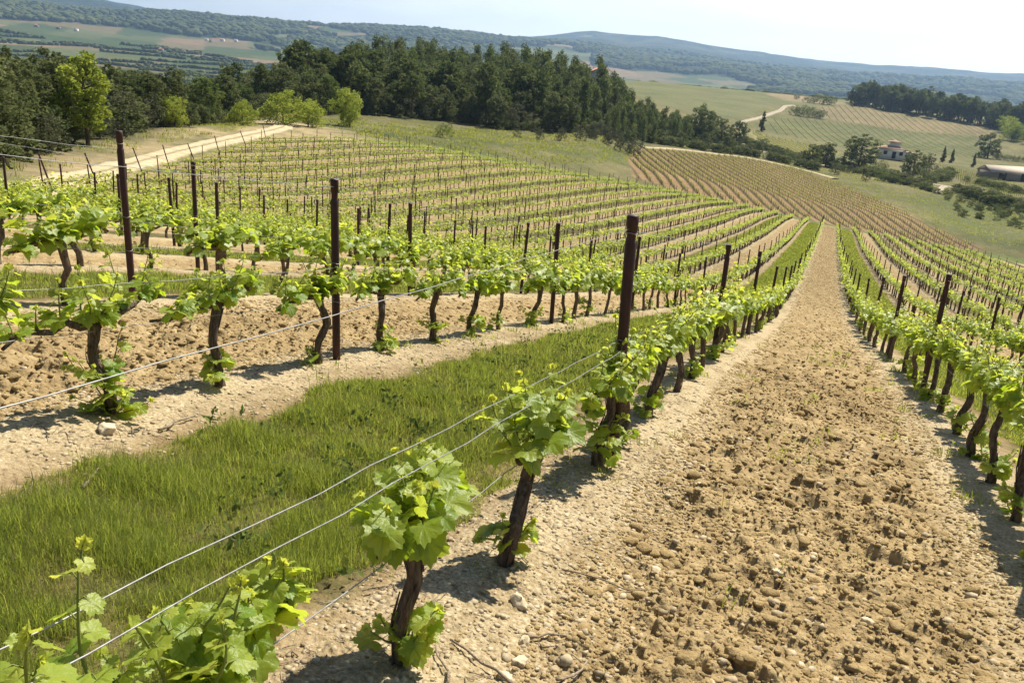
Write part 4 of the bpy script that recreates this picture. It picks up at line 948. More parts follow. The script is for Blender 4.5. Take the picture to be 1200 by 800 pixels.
def crown_mass(kind_mat, rng, n=420, h=1.0, w=.33, qs=.05, bare=.15, leaf_m=0, pointed=False):
    mb = MB(); V, f3, f4 = tube([(0, 0, -.05), (rng.normal(0, .02), rng.normal(0, .02), .5), (0, 0, .9)], [.02, .015, .005], 5, cap=False); mb.add(V, None, f4, 1)
    for q in range(9):
        f = (q+.5)/9; an = q*2.4; e = math.sqrt(max(.1, 1-((f-.45)/.62)**2)) if not pointed else (1.15-f)*1.1; sp = rng.uniform(.35, .8); c = np.array([math.cos(an)*w*e*sp, math.sin(an)*w*e*sp, bare+(1-bare)*f*.9]); k = n//9
        u = rng.normal(size=(k, 3)); u /= np.linalg.norm(u, axis=1, keepdims=True); lr = max(.15, w*.46)*rng.uniform(.6, 1.2)
        P = c+u*np.array([lr, lr, .13])*rng.uniform(.4, 1.1, k)[:, None]; V, F, T = leaf_quads(P, np.full(k, qs), rng, np.clip(rng.normal(.45, .2)+rng.normal(0, .15, k), 0, 1)); mb.add(V, F, None, leaf_m, T)
    return mb
if wood_rest:
    a = np.array([q[:3] for q in wood_rest]); 
    stuff(scatter_mass('deep_wood', [crown_mass(None, trng, 1300, w=[.30,.24,.34,.22][q % 4], qs=.03, leaf_m=[0,0,2,0,3,0,2,0,0,0][q], pointed=q % 5 == 1) for q in range(10)], a[:, 0], a[:, 1], base_z(a[:, 0], a[:, 1]), trng.uniform(0, 6.28, len(a)), np.c_[a[:, 2]*.72, a[:, 2]*trng.uniform(.72, 1.15, len(a))], [M_PINE, M_TRUNK, M_OAK, M_GREEN], trng),
          'crowns of the farther trees closing the wood behind its front trees', 'wood')
# undergrowth closing the foot of the wood
ub = poisson(FOREST, 9000, lambda c: 1.5+.006*math.hypot(c[0], c[1]+1), trng, None); usd = poly_sd(ub[:, 0], ub[:, 1], FOREST); ur = np.hypot(ub[:, 0], ub[:, 1]+1)
ub = ub[((usd < 9) | (trng.uniform(size=len(ub)) < .3)) & in_view(ub[:, 0], ub[:, 1], base_z(ub[:, 0], ub[:, 1])+2, 160)]; print('undergrowth', len(ub))
uh = trng.uniform(1.2, 3.4, len(ub))
stuff(scatter_mass('undergrowth', [crown_mass(None, trng, 600, w=.5, qs=.06, bare=0) for q in range(6)], ub[:, 0], ub[:, 1], base_z(ub[:, 0], ub[:, 1]), trng.uniform(0, 6.28, len(ub)), np.c_[uh*1.2, uh], [M_OAK, M_TRUNK], trng),
      'low shrubby undergrowth filling the gaps between the trunks of the wood', 'undergrowth')
# far wood on the right skyline: pines in a long belt
n = 0
for q in range(84):
    f = q/83; x = 702-62*f+trng.uniform(-14, 14); y = 0-108*f+trng.uniform(-2, 2)
    plant(trng.choice(['pine', 'oak']), x, y, trng.uniform(12, 18)*(.6 if q < 2 else 1), 'tall dark tree in the long belt on the far right', 'tree', 'tree belt on the far right', wide=trng.uniform(.75, 1.05), name='belt_tree')
for q in range(26):
    x = trng.uniform(555, 625); y = -84-trng.uniform(0, 30)-(x-555)*.1
    plant(trng.choice(['broad', 'bush', 'lightbush'], p=[.5, .35, .15]), x, y, trng.uniform(6, 10), 'light green tree on the wooded slope under the far right pines', 'tree', 'light green trees at the far right')
for q in range(9):
    plant('darkbush', 452-q*.4, -67-q*2.3, 2.8, '%s bush of the low hedge right of the lone dark tree' % ORD1[q], 'bush', 'low hedge at the far right', wide=1.1)
# hedges and ground scrub along the lower path on the right: one mass
hp = []
PA = np.array(PATH[7:], float)
def along(pts, step):
    P = np.array(pts, float); d = np.r_[0, np.cumsum(np.linalg.norm(np.diff(P, axis=0), axis=1))]; u = np.arange(0, d[-1], step)
    return np.c_[np.interp(u, d, P[:, 0]), np.interp(u, d, P[:, 1])]
for pts, off, hh in (([(262,-31),(250,-36),(240,-44),(232,-60)], -3.5, 2.2), ([(244,-33),(228,-40),(222,-55)], 0, 3.0), ([(300,12),(294,2),(288,-6)], 4, 2.0), ([(286,-8),(274,-15),(262,-22)], -5, 2.4), ([(316,32),(300,24),(303,17),(296,9),(293,1),(287,-8),(275,-17)], 3.5, 2.3), ([(300,24),(297,15),(287,9),(284,1),(278,-8),(266,-17),(258,-24)], -3, 2.2), ([(240,48),(254,36),(262,24),(264,14),(260,4)], 2, 2.4), ([(258,-14),(250,-22),(240,-26)], 0, 2.0), ([(300,-40),(285,-46),(270,-58)], 0, 2.2), ([(278,-26),(300,-32),(330,-36)], 0, 2.4)):
    for c in along(pts, 1.0): hp.append((c[0]+off+trng.normal(0, 1.0), c[1]+trng.normal(0, 1.0), hh*trng.uniform(.6, 1.25)))
for q in range(60): hp.append((trng.uniform(190, 250), trng.uniform(-46, -26), trng.uniform(.8, 1.8)))
for q in range(90):
    c = (trng.uniform(240, 330), trng.uniform(0, 52)); 
    if poly_sd(np.array([c[0]]), np.array([c[1]]), FOREST)[0] > -14 or (line_d(np.array([c[0]]), np.array([c[1]]), PATH)[0] < 7 and line_d(np.array([c[0]]), np.array([c[1]]), PATH)[0] > 2): 
        if poly_sd(np.array([c[0]]), np.array([c[1]]), PLOT2)[0] < -4: hp.append((c[0], c[1], trng.uniform(1, 3)))
a = np.array(hp)
stuff(scatter_mass('hedge_scrub', [crown_mass(None, trng, 700, w=.6, qs=.055, bare=0) for q in range(5)], a[:, 0], a[:, 1], base_z(a[:, 0], a[:, 1]), trng.uniform(0, 6.28, len(a)), np.c_[a[:, 2]*1.2, a[:, 2]*.9], [M_OAK, M_TRUNK], trng),
      'dark low scrub and hedging lining the farm paths in the valley', 'scrub')
# woods and hedgerows on the far hills: one mass of small crowns
fx = []; hr = np.random.default_rng(77)
for q in range(52000):
    az = R(hr.uniform(-14, 55)); r = 950*(4600/950)**hr.uniform(); fx.append((EYE[0]+r*math.cos(az), EYE[1]+r*math.sin(az)))
fx = np.array(fx); fr = np.hypot(fx[:, 0], fx[:, 1]+1); fz = base_z(fx[:, 0], fx[:, 1])
fz2 = fz
faz = np.degrees(np.arctan2(fx[:, 1]+1, fx[:, 0])); 
cj = np.floor((fx[:, 1]+90*(fbm(fx[:, 0]/260, fx[:, 1]/260, 62)-.5))/120); ci = np.floor((fx[:, 0]+90*(fbm(fx[:, 0]/260, fx[:, 1]/260, 61)-.5))/230)
h2 = _hash(ci.astype(np.int64), cj.astype(np.int64), 8)
fw = np.clip((fbm(fx[:, 0]/520, fx[:, 1]/520, 63, 5)-.5)*6+.5+np.clip((fz2-5)/45, -.9, 2.2)+np.where(faz < 16, 1.15, 0)-1.1*(h2 > .86), 0, 1)
wy = fx[:, 1]+90*(fbm(fx[:, 0]/260, fx[:, 1]/260, 62)-.5); hedge = (np.abs(wy/120-np.round(wy/120)) < .03) & (fr < 2300)
ok = (fw > .5); fx = fx[ok]; fz2 = fz2[ok]; fr = fr[ok]
def blob(rng):
    mb = MB(); bm = bmesh.new(); bmesh.ops.create_icosphere(bm, subdivisions=1, radius=1); V = np.array([v.co[:] for v in bm.verts]); F = np.array([[v.index for v in f.verts] for f in bm.faces]); bm.free()
    V = V*(1+rng.normal(0, .2, (len(V), 1)))*[.62, .62, .55]+[0, 0, .4]; mb.add(V, F, None, 0, np.clip(rng.normal(.5, .25, len(V)), 0, 1)); return mb
hl = []
for q in range(75):                          # hedgerows between the valley fields
    az = R(hr.uniform(26, 54)); r = 950*(2600/950)**hr.uniform(); ln = hr.uniform(60, 260); a = az+hr.choice([math.pi/2, math.pi/2, .5])+hr.normal(0, .2)
    s = np.arange(-ln/2, ln/2, 4.0); hl.append(np.c_[r*math.cos(az)+math.cos(a)*s+hr.normal(0, 1.5, len(s)), r*math.sin(az)+math.sin(a)*s+hr.normal(0, 1.5, len(s))])
hl = np.concatenate(hl); lr = np.hypot(hl[:, 0], hl[:, 1]+1); lz = base_z(hl[:, 0], hl[:, 1])
nw = len(fx); fx = np.vstack([fx, hl]); fz2 = np.r_[fz2, lz]; fr = np.r_[fr, lr]
hs = hr.uniform(6, 12, len(fx)); hs[nw:] *= .6
hs = hs*np.clip(fr/1800, .75, 1.7)
stuff(scatter_mass('far_woodland', [blob(hr) for q in range(8)], fx[:, 0], fx[:, 1], fz2, hr.uniform(0, 6.28, len(fx)), np.c_[hs*1.25, hs], [M_OAK], hr),
      'distant woods and hedgerows covering the hills on the horizon', 'woodland')

# ------------------------------------------------------------------ vines of the brown plot beyond: one mass in long rows
pr = np.random.default_rng(9); dv = np.array([88.0, 14.2]); dv /= np.linalg.norm(dv); nv = np.array([-dv[1], dv[0]]); pv = []
dv2 = np.array([.943, .333]); nv2 = np.array([-.333, .943])
for q in range(-60, 90):
    for s in np.arange(-20, 140, .8):
        p = np.array([150.0, 0.0])+dv2*s+nv2*q*2.0; pv.append((p[0]+pr.normal(0, .1), p[1]+pr.normal(0, .05)))
pv = np.array(pv); pv = pv[poly_sd(pv[:, 0], pv[:, 1], PLOT2) > 1.0]; print('young vines', len(pv))
def young(rng):
    mb = MB(); V, f3, f4 = tube([(0, 0, -.1), (0, 0, .65)], [.045, .035], 3, cap=False); mb.add(V, None, f4, 1)
    P = np.c_[rng.normal(0, .13, 8), rng.normal(0, .06, 8), rng.uniform(.3, .6, 8)]; V, F, T = leaf_quads(P, np.full(8, .085), rng, np.clip(rng.normal(.3, .2, 8), 0, 1)); mb.add(V, F, None, 0, T); return mb
stuff(scatter_mass('young_vine_rows', [young(pr) for q in range(6)], pv[:, 0], pv[:, 1], base_z(pv[:, 0], pv[:, 1]), np.full(len(pv), math.atan2(dv2[1], dv2[0])), pr.uniform(.8, 1.25, len(pv)), [M_LEAFS, M_BARK], pr),
      'long curving rows of sparse young vines on the brown plot', 'grapevines')
# yellow-green vine strips above the path and right of the villa
def low_rows(name, poly, dirv, gap, label, hh=.8):
    d = np.array(dirv, float); d /= np.linalg.norm(d); nn = np.array([-d[1], d[0]]); c = poly.mean(0); P = []
    for q in range(-44, 45):
        for s in np.arange(-90, 90, 1.3 if gap < 4 else 1.7): P.append(c+d*s+nn*q*gap)
    P = np.array(P); P = P[poly_sd(P[:, 0], P[:, 1], poly) > 1]
    stuff(scatter_mass(name, [young(pr) for q in range(5)], P[:, 0], P[:, 1], base_z(P[:, 0], P[:, 1]), np.full(len(P), math.atan2(d[1], d[0])), np.c_[np.full(len(P), 1.7), np.full(len(P), hh*1.7)], [M_LEAFS, M_BARK], pr), label, 'grapevines')
low_rows('vine_strip', STRIP, (.9, .25), 2.6, 'yellow-green vine rows on the small plot above the hedge trees')
low_rows('vine_strip', VYRIGHT, (.8, -.5), 2.6, 'vine rows on the plot below the long barn at the right edge')

low_rows('vine_field', FGREEN, (.97, .16), 4.4, 'striped vine rows on the broad green field beyond the villa', .42)
low_rows('vine_field', FBROWN, (.97, .10), 4.4, 'striped vine rows on the brown field below the far tree belt', .5)

# ------------------------------------------------------------------ houses
def plain(name, col, rough=.85, sc=4.0, amt=.2):
    m, t, out = new_mat(name); n = noise_(t, pos_(t), sc, 5, .65)
    principled(t, out, mix_(t, n, tuple(c*(1-amt) for c in col), tuple(min(1, c*(1+amt)) for c in col)), rough); return m
M_WALL = plain('white_render', (.74,.71,.65)); M_ROOF = plain('clay_tiles', (.42,.27,.19), .85, 2.5, .25); M_GLASS = plain('dark_pane', (.03,.035,.04), .2, 1, .1); M_SHUT = plain('wood_shutter', (.2,.17,.14))
M_STONE = plain('stone_wall', (.27,.235,.185)); M_TIN = plain('weathered_tin', (.48,.41,.32), .95, 1.2, .25); M_RED = plain('terracotta_roof', (.50,.22,.12), .85, 2, .25); M_DARK = plain('open_shade', (.05,.045,.04))
def gable(mb, w, d, z0, rise, over=.35, th=.14):
    """two roof slabs over a w x d plan, ridge along x"""
    W2, D2 = w/2+over, d/2+over; dz = rise*over/(d/2)
    for s in (1, -1):
        P = np.array([(-W2, s*D2, z0-dz), (W2, s*D2, z0-dz), (W2, 0, z0+rise), (-W2, 0, z0+rise)]); Q = P+[0, 0, th]
        f = [(0,1,5,4), (1,2,6,5), (2,3,7,6), (3,0,4,7), (4,5,6,7), (3,2,1,0)]
        mb.add(np.vstack([P, Q]), f4=f if s < 0 else [q[::-1] for q in f])
def hip(mb, w, d, z0, rise, over=.5):
    W2, D2 = w/2+over, d/2+over; rl = max(0.2, (w-d)/2)
    V = [(-W2,-D2,z0),(W2,-D2,z0),(W2,D2,z0),(-W2,D2,z0),(-rl,0,z0+rise),(rl,0,z0+rise)]; V = V+[(a,b,z0-.18) for a,b,_ in V[:4]]
    mb.add(V, f3=[(1,2,5),(3,0,4)], f4=[(0,1,5,4),(2,3,4,5),(6,7,1,0),(7,8,2,1),(8,9,3,2),(9,6,0,3),(9,8,7,6)])
def house(name, x, y, rz, w, d, h, rise, label, roof='gable', wm=None, rm=None, wins=(), cat='house', sink=.3, zoff=0.0):
    o = empty(name, (x, y, hz(x, y)+zoff), rz); mb = MB(); mb.box((0, 0, (h-sink)/2), (w/2, d/2, (h+sink)/2))
    if roof == 'gable':
        for s in (-1, 1): 
            V = [(s*w/2, -d/2, h), (s*w/2, d/2, h), (s*w/2, 0, h+rise), (s*w/2-s*.2, -d/2, h), (s*w/2-s*.2, d/2, h), (s*w/2-s*.2, 0, h+rise)]
            mb.add(V, f3=[(0,1,2),(5,4,3)], f4=[(0,2,5,3),(1,4,5,2),(0,3,4,1)])
    mb.build('wall', [wm or M_WALL], o); rb = MB(); (gable if roof == 'gable' else hip)(rb, w, d, h+.02, rise); rb.build('roof', [rm or M_ROOF], o)
    for face, u, z, ww, hh in wins:            # face 0: -y, 1: -x
        fr = MB(); pn = MB()
        for q, c in ((0, fr), (1, pn)):
            e = (ww/2-.12*q, hh/2-.12*q); dep = .06 if q == 0 else .08
            if face == 0: c.box((u, -d/2-.03-.01*q, z), (e[0], dep, e[1]))
            else: c.box((-w/2-.03-.01*q, u, z), (dep, e[0], e[1]))
        f = fr.build('window', [M_SHUT], o); pn.build('pane', [M_GLASS], f)
    return tag(o, label, cat), o
_, villa = house('villa', 369, -18.5, R(8), 7.5, 9.5, 3.6, 1.5, 'white villa with a hipped clay roof among dark trees in the valley', 'hip', wins=[(1,-3.1,2.1,1.3,1.4),(1,-.6,1.4,1.4,2.6),(1,2.6,2.2,1.3,1.4),(0,-2,2.2,1.2,1.4),(0,2,2.2,1.2,1.4)], cat='villa', zoff=.5)
tb = MB(); tb.box((.5, -1.0, 5.0), (1.6, 1.9, 1.1)); tw = tb.build('wall', [M_WALL], villa); tr_ = MB(); hip(tr_, 3.2, 3.8, 6.1, .8); q = tr_.build('roof', [M_ROOF], villa); q.location = (.5, -1.0, 0)
pb = MB(); pb.box((-1, -6.3, 1.1), (2.2, 1.5, 1.4)); pb.build('annexe', [M_WALL], villa); rb = MB(); rb.box((-1, -6.35, 2.65), (2.5, 1.7, .14)); rb.build('roof', [M_ROOF], villa)
_, barn = house('barn', 335, -55, R(-64), 18, 8, 2.6, 1.7, 'long low barn with a pale roof at the right edge of the valley', 'gable', M_STONE, M_TIN, cat='barn', zoff=.2)
for q in range(2):
    db = MB(); db.box((-5+q*8, -4.05, 1.2), (1.3, .08, 1.2)); db.build('door', [M_DARK], barn)
house('forest_house', 272, 75, R(20), 7.5, 6, 4.5, 1.6, 'small white house with an orange roof half hidden in the wood', 'gable', M_WALL, M_RED, [(1,-1.2,2.6,1,1.2),(1,1.4,2.6,1,1.2)], zoff=4.0, sink=4.5)
VIL = [(1975,2100,16,'white farmhouse with a pale roof, rightmost of three by the brown fields at far left',1),(1955,2145,18,'long ochre farmhouse, middle of three by the brown fields at far left',2),(1930,2200,14,'low stone farmhouse, leftmost of three by the brown fields at far left',2),
       (2260,1880,15,'white house at the left of the small hillside hamlet across the valley',1),(2290,1845,14,'white house in the middle of the small hillside hamlet across the valley',1),(2235,1845,12,'ochre house below the others of the small hillside hamlet across the valley',2),(2310,1810,12,'white house at the right of the small hillside hamlet across the valley',1),
       (1600,1395,17,'red roofed farmhouse beside the pale lane in the left valley',2),(1570,1430,13,'small red roofed shed beside the farmhouse of the left valley',2),(1730,1170,20,'white long house among the fields right of the red roofed farm',1),(1700,1140,14,'smaller white house beside the long white valley house',1)]
for q, (x, y, w, lab, kd) in enumerate(VIL):
    house('farmhouse', x, y, R(35+q*23 % 50), w, w*.55, 5.5, 2.2, lab, 'gable', M_WALL if kd == 1 else M_STONE, M_RED if kd == 2 else M_ROOF, [(1,-1.5,3,1.4,1.6),(1,1.5,3,1.4,1.6)], 'house', sink=4)
# ------------------------------------------------------------------ grass, clods, stones, twigs
def grass_material():
    m, t, out = new_mat('grass_blades'); k = attr_(t, 'tint')
    c = ramp_(t, k, [(0, (.26,.20,.10)), (.16, (.22,.20,.07)), (.3, (.105,.15,.024)), (.7, (.18,.23,.04)), (1, (.33,.34,.09))])
    b = N(t, 'ShaderNodeBsdfPrincipled', {'Base Color': c, 'Roughness': .5, 'Specular IOR Level': .3}); tl = N(t, 'ShaderNodeBsdfTranslucent', {'Color': mix_(t, .5, c, (.55,.62,.07))})
    t.links.new(N(t, 'ShaderNodeMixShader', {0: .55, 1: b.outputs[0], 2: tl.outputs[0]}).outputs[0], out.inputs[0]); return m
M_GRASS = grass_material()
gr = np.random.default_rng(31)
def blades(name, X, Y, H, Wd, tint, label):
    n = len(X); Z = ground_z(X, Y)-.01; an = gr.uniform(0, 6.28, n); ln = gr.uniform(.1, .75, n)*H; dx = np.cos(an)*ln; dy = np.sin(an)*ln
    pa = an+gr.normal(1.57, .5, n); wx = np.cos(pa)*Wd; wy = np.sin(pa)*Wd
    V = np.empty((n, 5, 3)); 
    for q, (f, w) in enumerate(((0, 1), (0, -1), (.55, .8), (.55, -.8))):
        V[:, q, 0] = X+dx*f*f+wx*w; V[:, q, 1] = Y+dy*f*f+wy*w; V[:, q, 2] = Z+H*f
    V[:, 4, 0] = X+dx; V[:, 4, 1] = Y+dy; V[:, 4, 2] = Z+H*(1-.25*(ln/H)**2)
    i = np.arange(n)[:, None]*5; F4 = i+[[0, 1, 3, 2]]; F3 = i+[[2, 3, 4]]
    return stuff(link(name, mesh_np(name, V.reshape(-1, 3), [F3, F4], [M_GRASS], False, {'tint': np.repeat(tint, 5)})), label, 'grass')
def lane_grass(k, x0, x1, dens, label, near=1.0):
    """short grass along the lane between the rows k and k+1; density falls and blades widen with distance"""
    Xs = []; Ys = []
    for a in np.arange(x0, x1, 1.0):
        d = math.hypot(a, k*W+1.1+1); n = int(dens*1.6*min(1, (5.0/max(d, 5.0))**1.45))
        Xs.append(gr.uniform(a, a+1, n)); Ys.append(k*W+1.14+gr.uniform(-.86, .86, n))
    X = np.concatenate(Xs); Y = np.concatenate(Ys); s = np.abs(Y-k*W-1.14); cl = fbm(X/.26, Y/.26, 191, 3); big = fbm(X/1.1, Y/1.1, 92, 3)
    edge = .74+.36*(fbm(X/.55, Y/.55, 95, 3)-.5)*2*.7
    keep = (s < edge)&(gr.uniform(size=len(X)) < np.clip((cl-.42)*4+.55, .4, 1))&in_view(X, Y, base_z(X, Y), 260 if k >= 0 else 900); X, Y, cl, big, s = X[keep], Y[keep], cl[keep], big[keep], s[keep]
    n = len(X); d = np.hypot(X, Y+1); H = (.03+.075*np.clip(cl*1.6-.35, .28, 1)*(.5+big))*gr.uniform(.4, 1.4, n)*np.where(gr.uniform(size=n) < .035, 1.8, 1)*np.where(s > .62, .65, 1)
    tint = np.clip(.34+1.0*(big-.45)+.5*(cl-.5)+gr.normal(0, .2, n), .17, 1); dry = gr.uniform(size=n) < np.clip(.52-cl*.7, .08, .55); tint[dry] = gr.uniform(0, .18, dry.sum())
    return blades('grass', X, Y, H, .0012*np.clip(d/3.6, .9, 30)*gr.uniform(.7, 1.3, n), tint, label)
lane_grass(0, -.6, 138, 30000, 'green grass strip between the foreground vine row and the next row left')
lane_grass(2, 1, 136, 9000, 'grass strip between the third and fourth vine rows on the left')
lane_grass(4, 3, 130, 7000, 'grass strip between the fifth and sixth vine rows on the left')
lane_grass(-2, 2, 138, 12000, 'grass strip just beyond the vine row right of the tilled lane')
# broad-leaved weeds and dry stalks among the grass
kx = gr.uniform(.4, 14, 420); ky = 1.14+gr.normal(0, .42, 420); kk = (fbm(kx/.5, ky/.5, 120, 3) > .5)&(np.abs(ky-1.14) < .85); kx, ky = kx[kk], ky[kk]
wxs = np.repeat(kx, 16)+gr.normal(0, .045, len(kx)*16); wys = np.repeat(ky, 16)+gr.normal(0, .045, len(kx)*16)
V, F, T = leaf_quads(np.c_[wxs, wys, ground_z(wxs, wys)+gr.uniform(.02, .09, len(wxs))], np.full(len(wxs), .017), gr, np.clip(gr.normal(.35, .2, len(wxs)), 0, 1), 1.6)
stuff(link('clover', mesh_np('clover', V, [F], [M_GREEN], False, {'tint': T})), 'small broad-leaved weeds growing in patches through the near grass strip', 'weeds')
m = 900; sx = gr.uniform(.2, 16, m); sy = 1.14+gr.uniform(-.85, .85, m)
blades('dry_stalks', sx, sy, gr.uniform(.10, .26, m), np.full(m, .0012)*np.clip(np.hypot(sx, sy)/4, 1, 4), gr.uniform(0, .08, m), 'pale dry stalks standing up out of the near grass strip')
# rough tufts on the bank by the dirt track and on the meadow
def tufts(name, poly, n, h0, h1, w, t0, t1, label, ok=None):
    lo, hi = poly.min(0), poly.max(0); C = gr.uniform(lo, hi, (n, 2)); k = (poly_sd(C[:, 0], C[:, 1], poly) > 0)&in_view(C[:, 0], C[:, 1], base_z(C[:, 0], C[:, 1]), 150); k &= fbm(C[:, 0]/3.5, C[:, 1]/3.5, 97, 4) > gr.uniform(.35, .62, n); k &= line_d(C[:, 0], C[:, 1], ROAD) > 1.7
    C = C[k]; m = len(C); X = np.repeat(C[:, 0], 7)+gr.normal(0, .16, m*7); Y = np.repeat(C[:, 1], 7)+gr.normal(0, .16, m*7); T = np.clip(np.repeat(gr.uniform(t0, t1, m), 7)+gr.normal(0, .08, m*7), 0, 1)
    return blades(name, X, Y, gr.uniform(h0, h1, m*7), np.full(m*7, w), T, label)
BANK = np.array([(18,30),(26,32.5),(36,40),(46,47),(56,52.8),(67,58),(81,63.6),(93,69),(100,74),(112,88),(85,72),(67,62),(53,55),(40,46),(28,39)], float)
tufts('rough_grass', BANK, 16000, .08, .38, .02, 0, .45, 'dry rough grass and weeds growing on the bank above the dirt track')
tufts('meadow_grass', MEADOW, 11000, .10, .38, .04, 0, .27, 'rough pasture grass on the meadow between the vineyard and the wood')
VALL = np.array([(253,22),(262,14),(292,2),(287,-9),(270,-20),(262,-33),(244,-40),(200,-40),(158,-30),(158,-25),(168,-18.5),(190,-14),(219,-5.5),(249,5)], float)
tufts('valley_grass', VALL, 9000, .1, .3, .035, 0, .13, 'rough grass on the banks between the brown plot and the farm path')
# weeds scattered on the tilled lane and under the rows
wx = []; wy_ = []
for q in range(150):
    x = gr.uniform(1.2, 16); y = gr.choice([-1.15+gr.normal(0, .45), .12+gr.normal(0, .1), -2.2+gr.normal(0, .12), 2.2+gr.normal(0, .1)]); n = int(gr.integers(8, 26)); wx.append(x+gr.normal(0, .045, n)); wy_.append(y+gr.normal(0, .045, n))
wx = np.concatenate(wx); wy_ = np.concatenate(wy_); n = len(wx)
blades('weeds', wx, wy_, gr.uniform(.02, .10, n), .002*np.clip(np.hypot(wx, wy_)/4, 1, 4), gr.uniform(0, .75, n), 'thin weed tufts dotted over the bare tilled soil')

def lump_template(rng, sub):
    bm = bmesh.new(); bmesh.ops.create_icosphere(bm, subdivisions=sub, radius=1); V = np.array([v.co[:] for v in bm.verts]); F = np.array([[v.index for v in f.verts] for f in bm.faces]); bm.free()
    for q in range(7):                         # knock flat faces off it
        d = unit(rng); h = rng.uniform(.55, .85); e = V@d-h; V = V-np.maximum(e, 0)[:, None]*d
    V = V*(1+rng.normal(0, .10, (len(V), 1)))*np.array([1, rng.uniform(.65, .95), rng.uniform(.5, .75)]); mb = MB(); mb.add(V, F, None, 0, rng.uniform(.2, .8)); return mb
def clod_material():
    m, t, out = new_mat('soil_clod'); P = pos_(t); k = attr_(t, 'tint'); n = noise_(t, P, 22, 6, .65); n2 = noise_(t, P, 120, 4, .65)
    c = ramp_(t, n, [(.25, (.225,.155,.068)), (.5, (.37,.27,.13)), (.75, (.48,.385,.20))]); c = mix_(t, 1.0, c, ramp_(t, k, [(0, (.84,.82,.80)), (1, (1.18,1.18,1.18))]), 'MULTIPLY')
    principled(t, out, c, .97, bump_(t, math_(t, 'ADD', math_(t, 'MULTIPLY', n, 1.0), math_(t, 'MULTIPLY', n2, .5)), .9, .02), .08); return m
def stone_material():
    m, t, out = new_mat('pale_stone'); P = pos_(t); k = attr_(t, 'tint'); n = noise_(t, P, 30, 5, .6)
    c = ramp_(t, n, [(.3, (.30,.235,.14)), (.7, (.50,.42,.29))]); c = mix_(t, 1.0, c, ramp_(t, k, [(0, (.7,.66,.6)), (.8, (1.15,1.15,1.15)), (1, (1.45,1.45,1.45))]), 'MULTIPLY')
    principled(t, out, c, .85, bump_(t, n, .5, .01), .2); return m
M_CLOD = clod_material(); M_STN = stone_material()
sr = np.random.default_rng(41)
T1 = [lump_template(sr, 2) for q in range(8)]; T0 = [lump_template(sr, 1) for q in range(10)]
def scatter_soil(name, tpl, mat, spec, label, cat):
    Xs = []; Ys = []; Ss = []
    for x0, x1, y0, y1, n, s0, s1, p in spec:
        k = int(n*(x1-x0)*(y1-y0)); Xs.append(sr.uniform(x0, x1, k)); Ys.append(sr.uniform(y0, y1, k)); Ss.append(s0+(s1-s0)*sr.uniform(size=k)**p)
    X = np.concatenate(Xs); Y = np.concatenate(Ys); S = np.concatenate(Ss); ok = in_view(X, Y, base_z(X, Y), 120); X, Y, S = X[ok], Y[ok], S[ok]
    stuff(scatter_mass(name, tpl, X, Y, ground_z(X, Y)-S*.02, sr.uniform(0, 6.28, len(X)), np.c_[S, S*sr.uniform(.55, .95, len(X))], [mat], sr), label, cat); print(name, len(X))
scatter_soil('soil_clods', T1, M_CLOD, [(1, 6, -1.95, -.3, 110, .012, .052, 2.6), (6, 13, -1.95, -.3, 44, .02, .06, 2.2), (2, 8, 2.55, 4.4, 55, .018, .06, 2.2), (8, 14, 2.55, 4.4, 22, .025, .06, 2)],
             'larger dry clods of turned ochre soil in the tilled lanes', 'clods')
scatter_soil('soil_crumbs', T0, M_CLOD, [(1, 5, -2.1, -.25, 2600, .004, .02, 2.2), (5, 10, -2.1, -.25, 900, .008, .024, 2), (10, 30, -2.1, -.3, 90, .014, .045, 2), (30, 70, -2.1, -.2, 32, .03, .07, 2), (70, 140, -2.1, -.2, 14, .05, .1, 2), (26, 60, 2.6, 4.4, 22, .03, .07, 2), (10, 40, 7.2, 9, 18, .02, .06, 2), (14, 50, -6.7, -5, 18, .03, .06, 2), (2, 9, 2.5, 4.45, 800, .007, .028, 2.2), (9, 26, 2.6, 4.4, 60, .016, .045, 2), (1, 6, -.6, .35, 500, .004, .014, 2)],
             'small crumbs of ochre soil covering the tilled lanes', 'soil crumbs')
scatter_soil('gravel', T0, M_STN, [(1, 5, -.6, .4, 1500, .004, .017, 2.2), (1, 6, -.7, .3, 45, .015, .032, 1.6), (5, 12, -.6, .3, 240, .006, .022, 2.2), (2.4, 8, 1.75, 2.75, 600, .006, .022, 2.2), (8, 16, 1.8, 2.7, 50, .01, .024, 2), (1, 7, -2, -.4, 110, .006, .034, 3), (7, 20, -2, -.4, 16, .012, .03, 2), (3.5, 12, -2.6, -2.0, 90, .006, .02, 2.5), (2, 9, 2.6, 4.4, 50, .008, .03, 3)],
             'pale gravel and pebbles strewn along the feet of the vines', 'gravel')
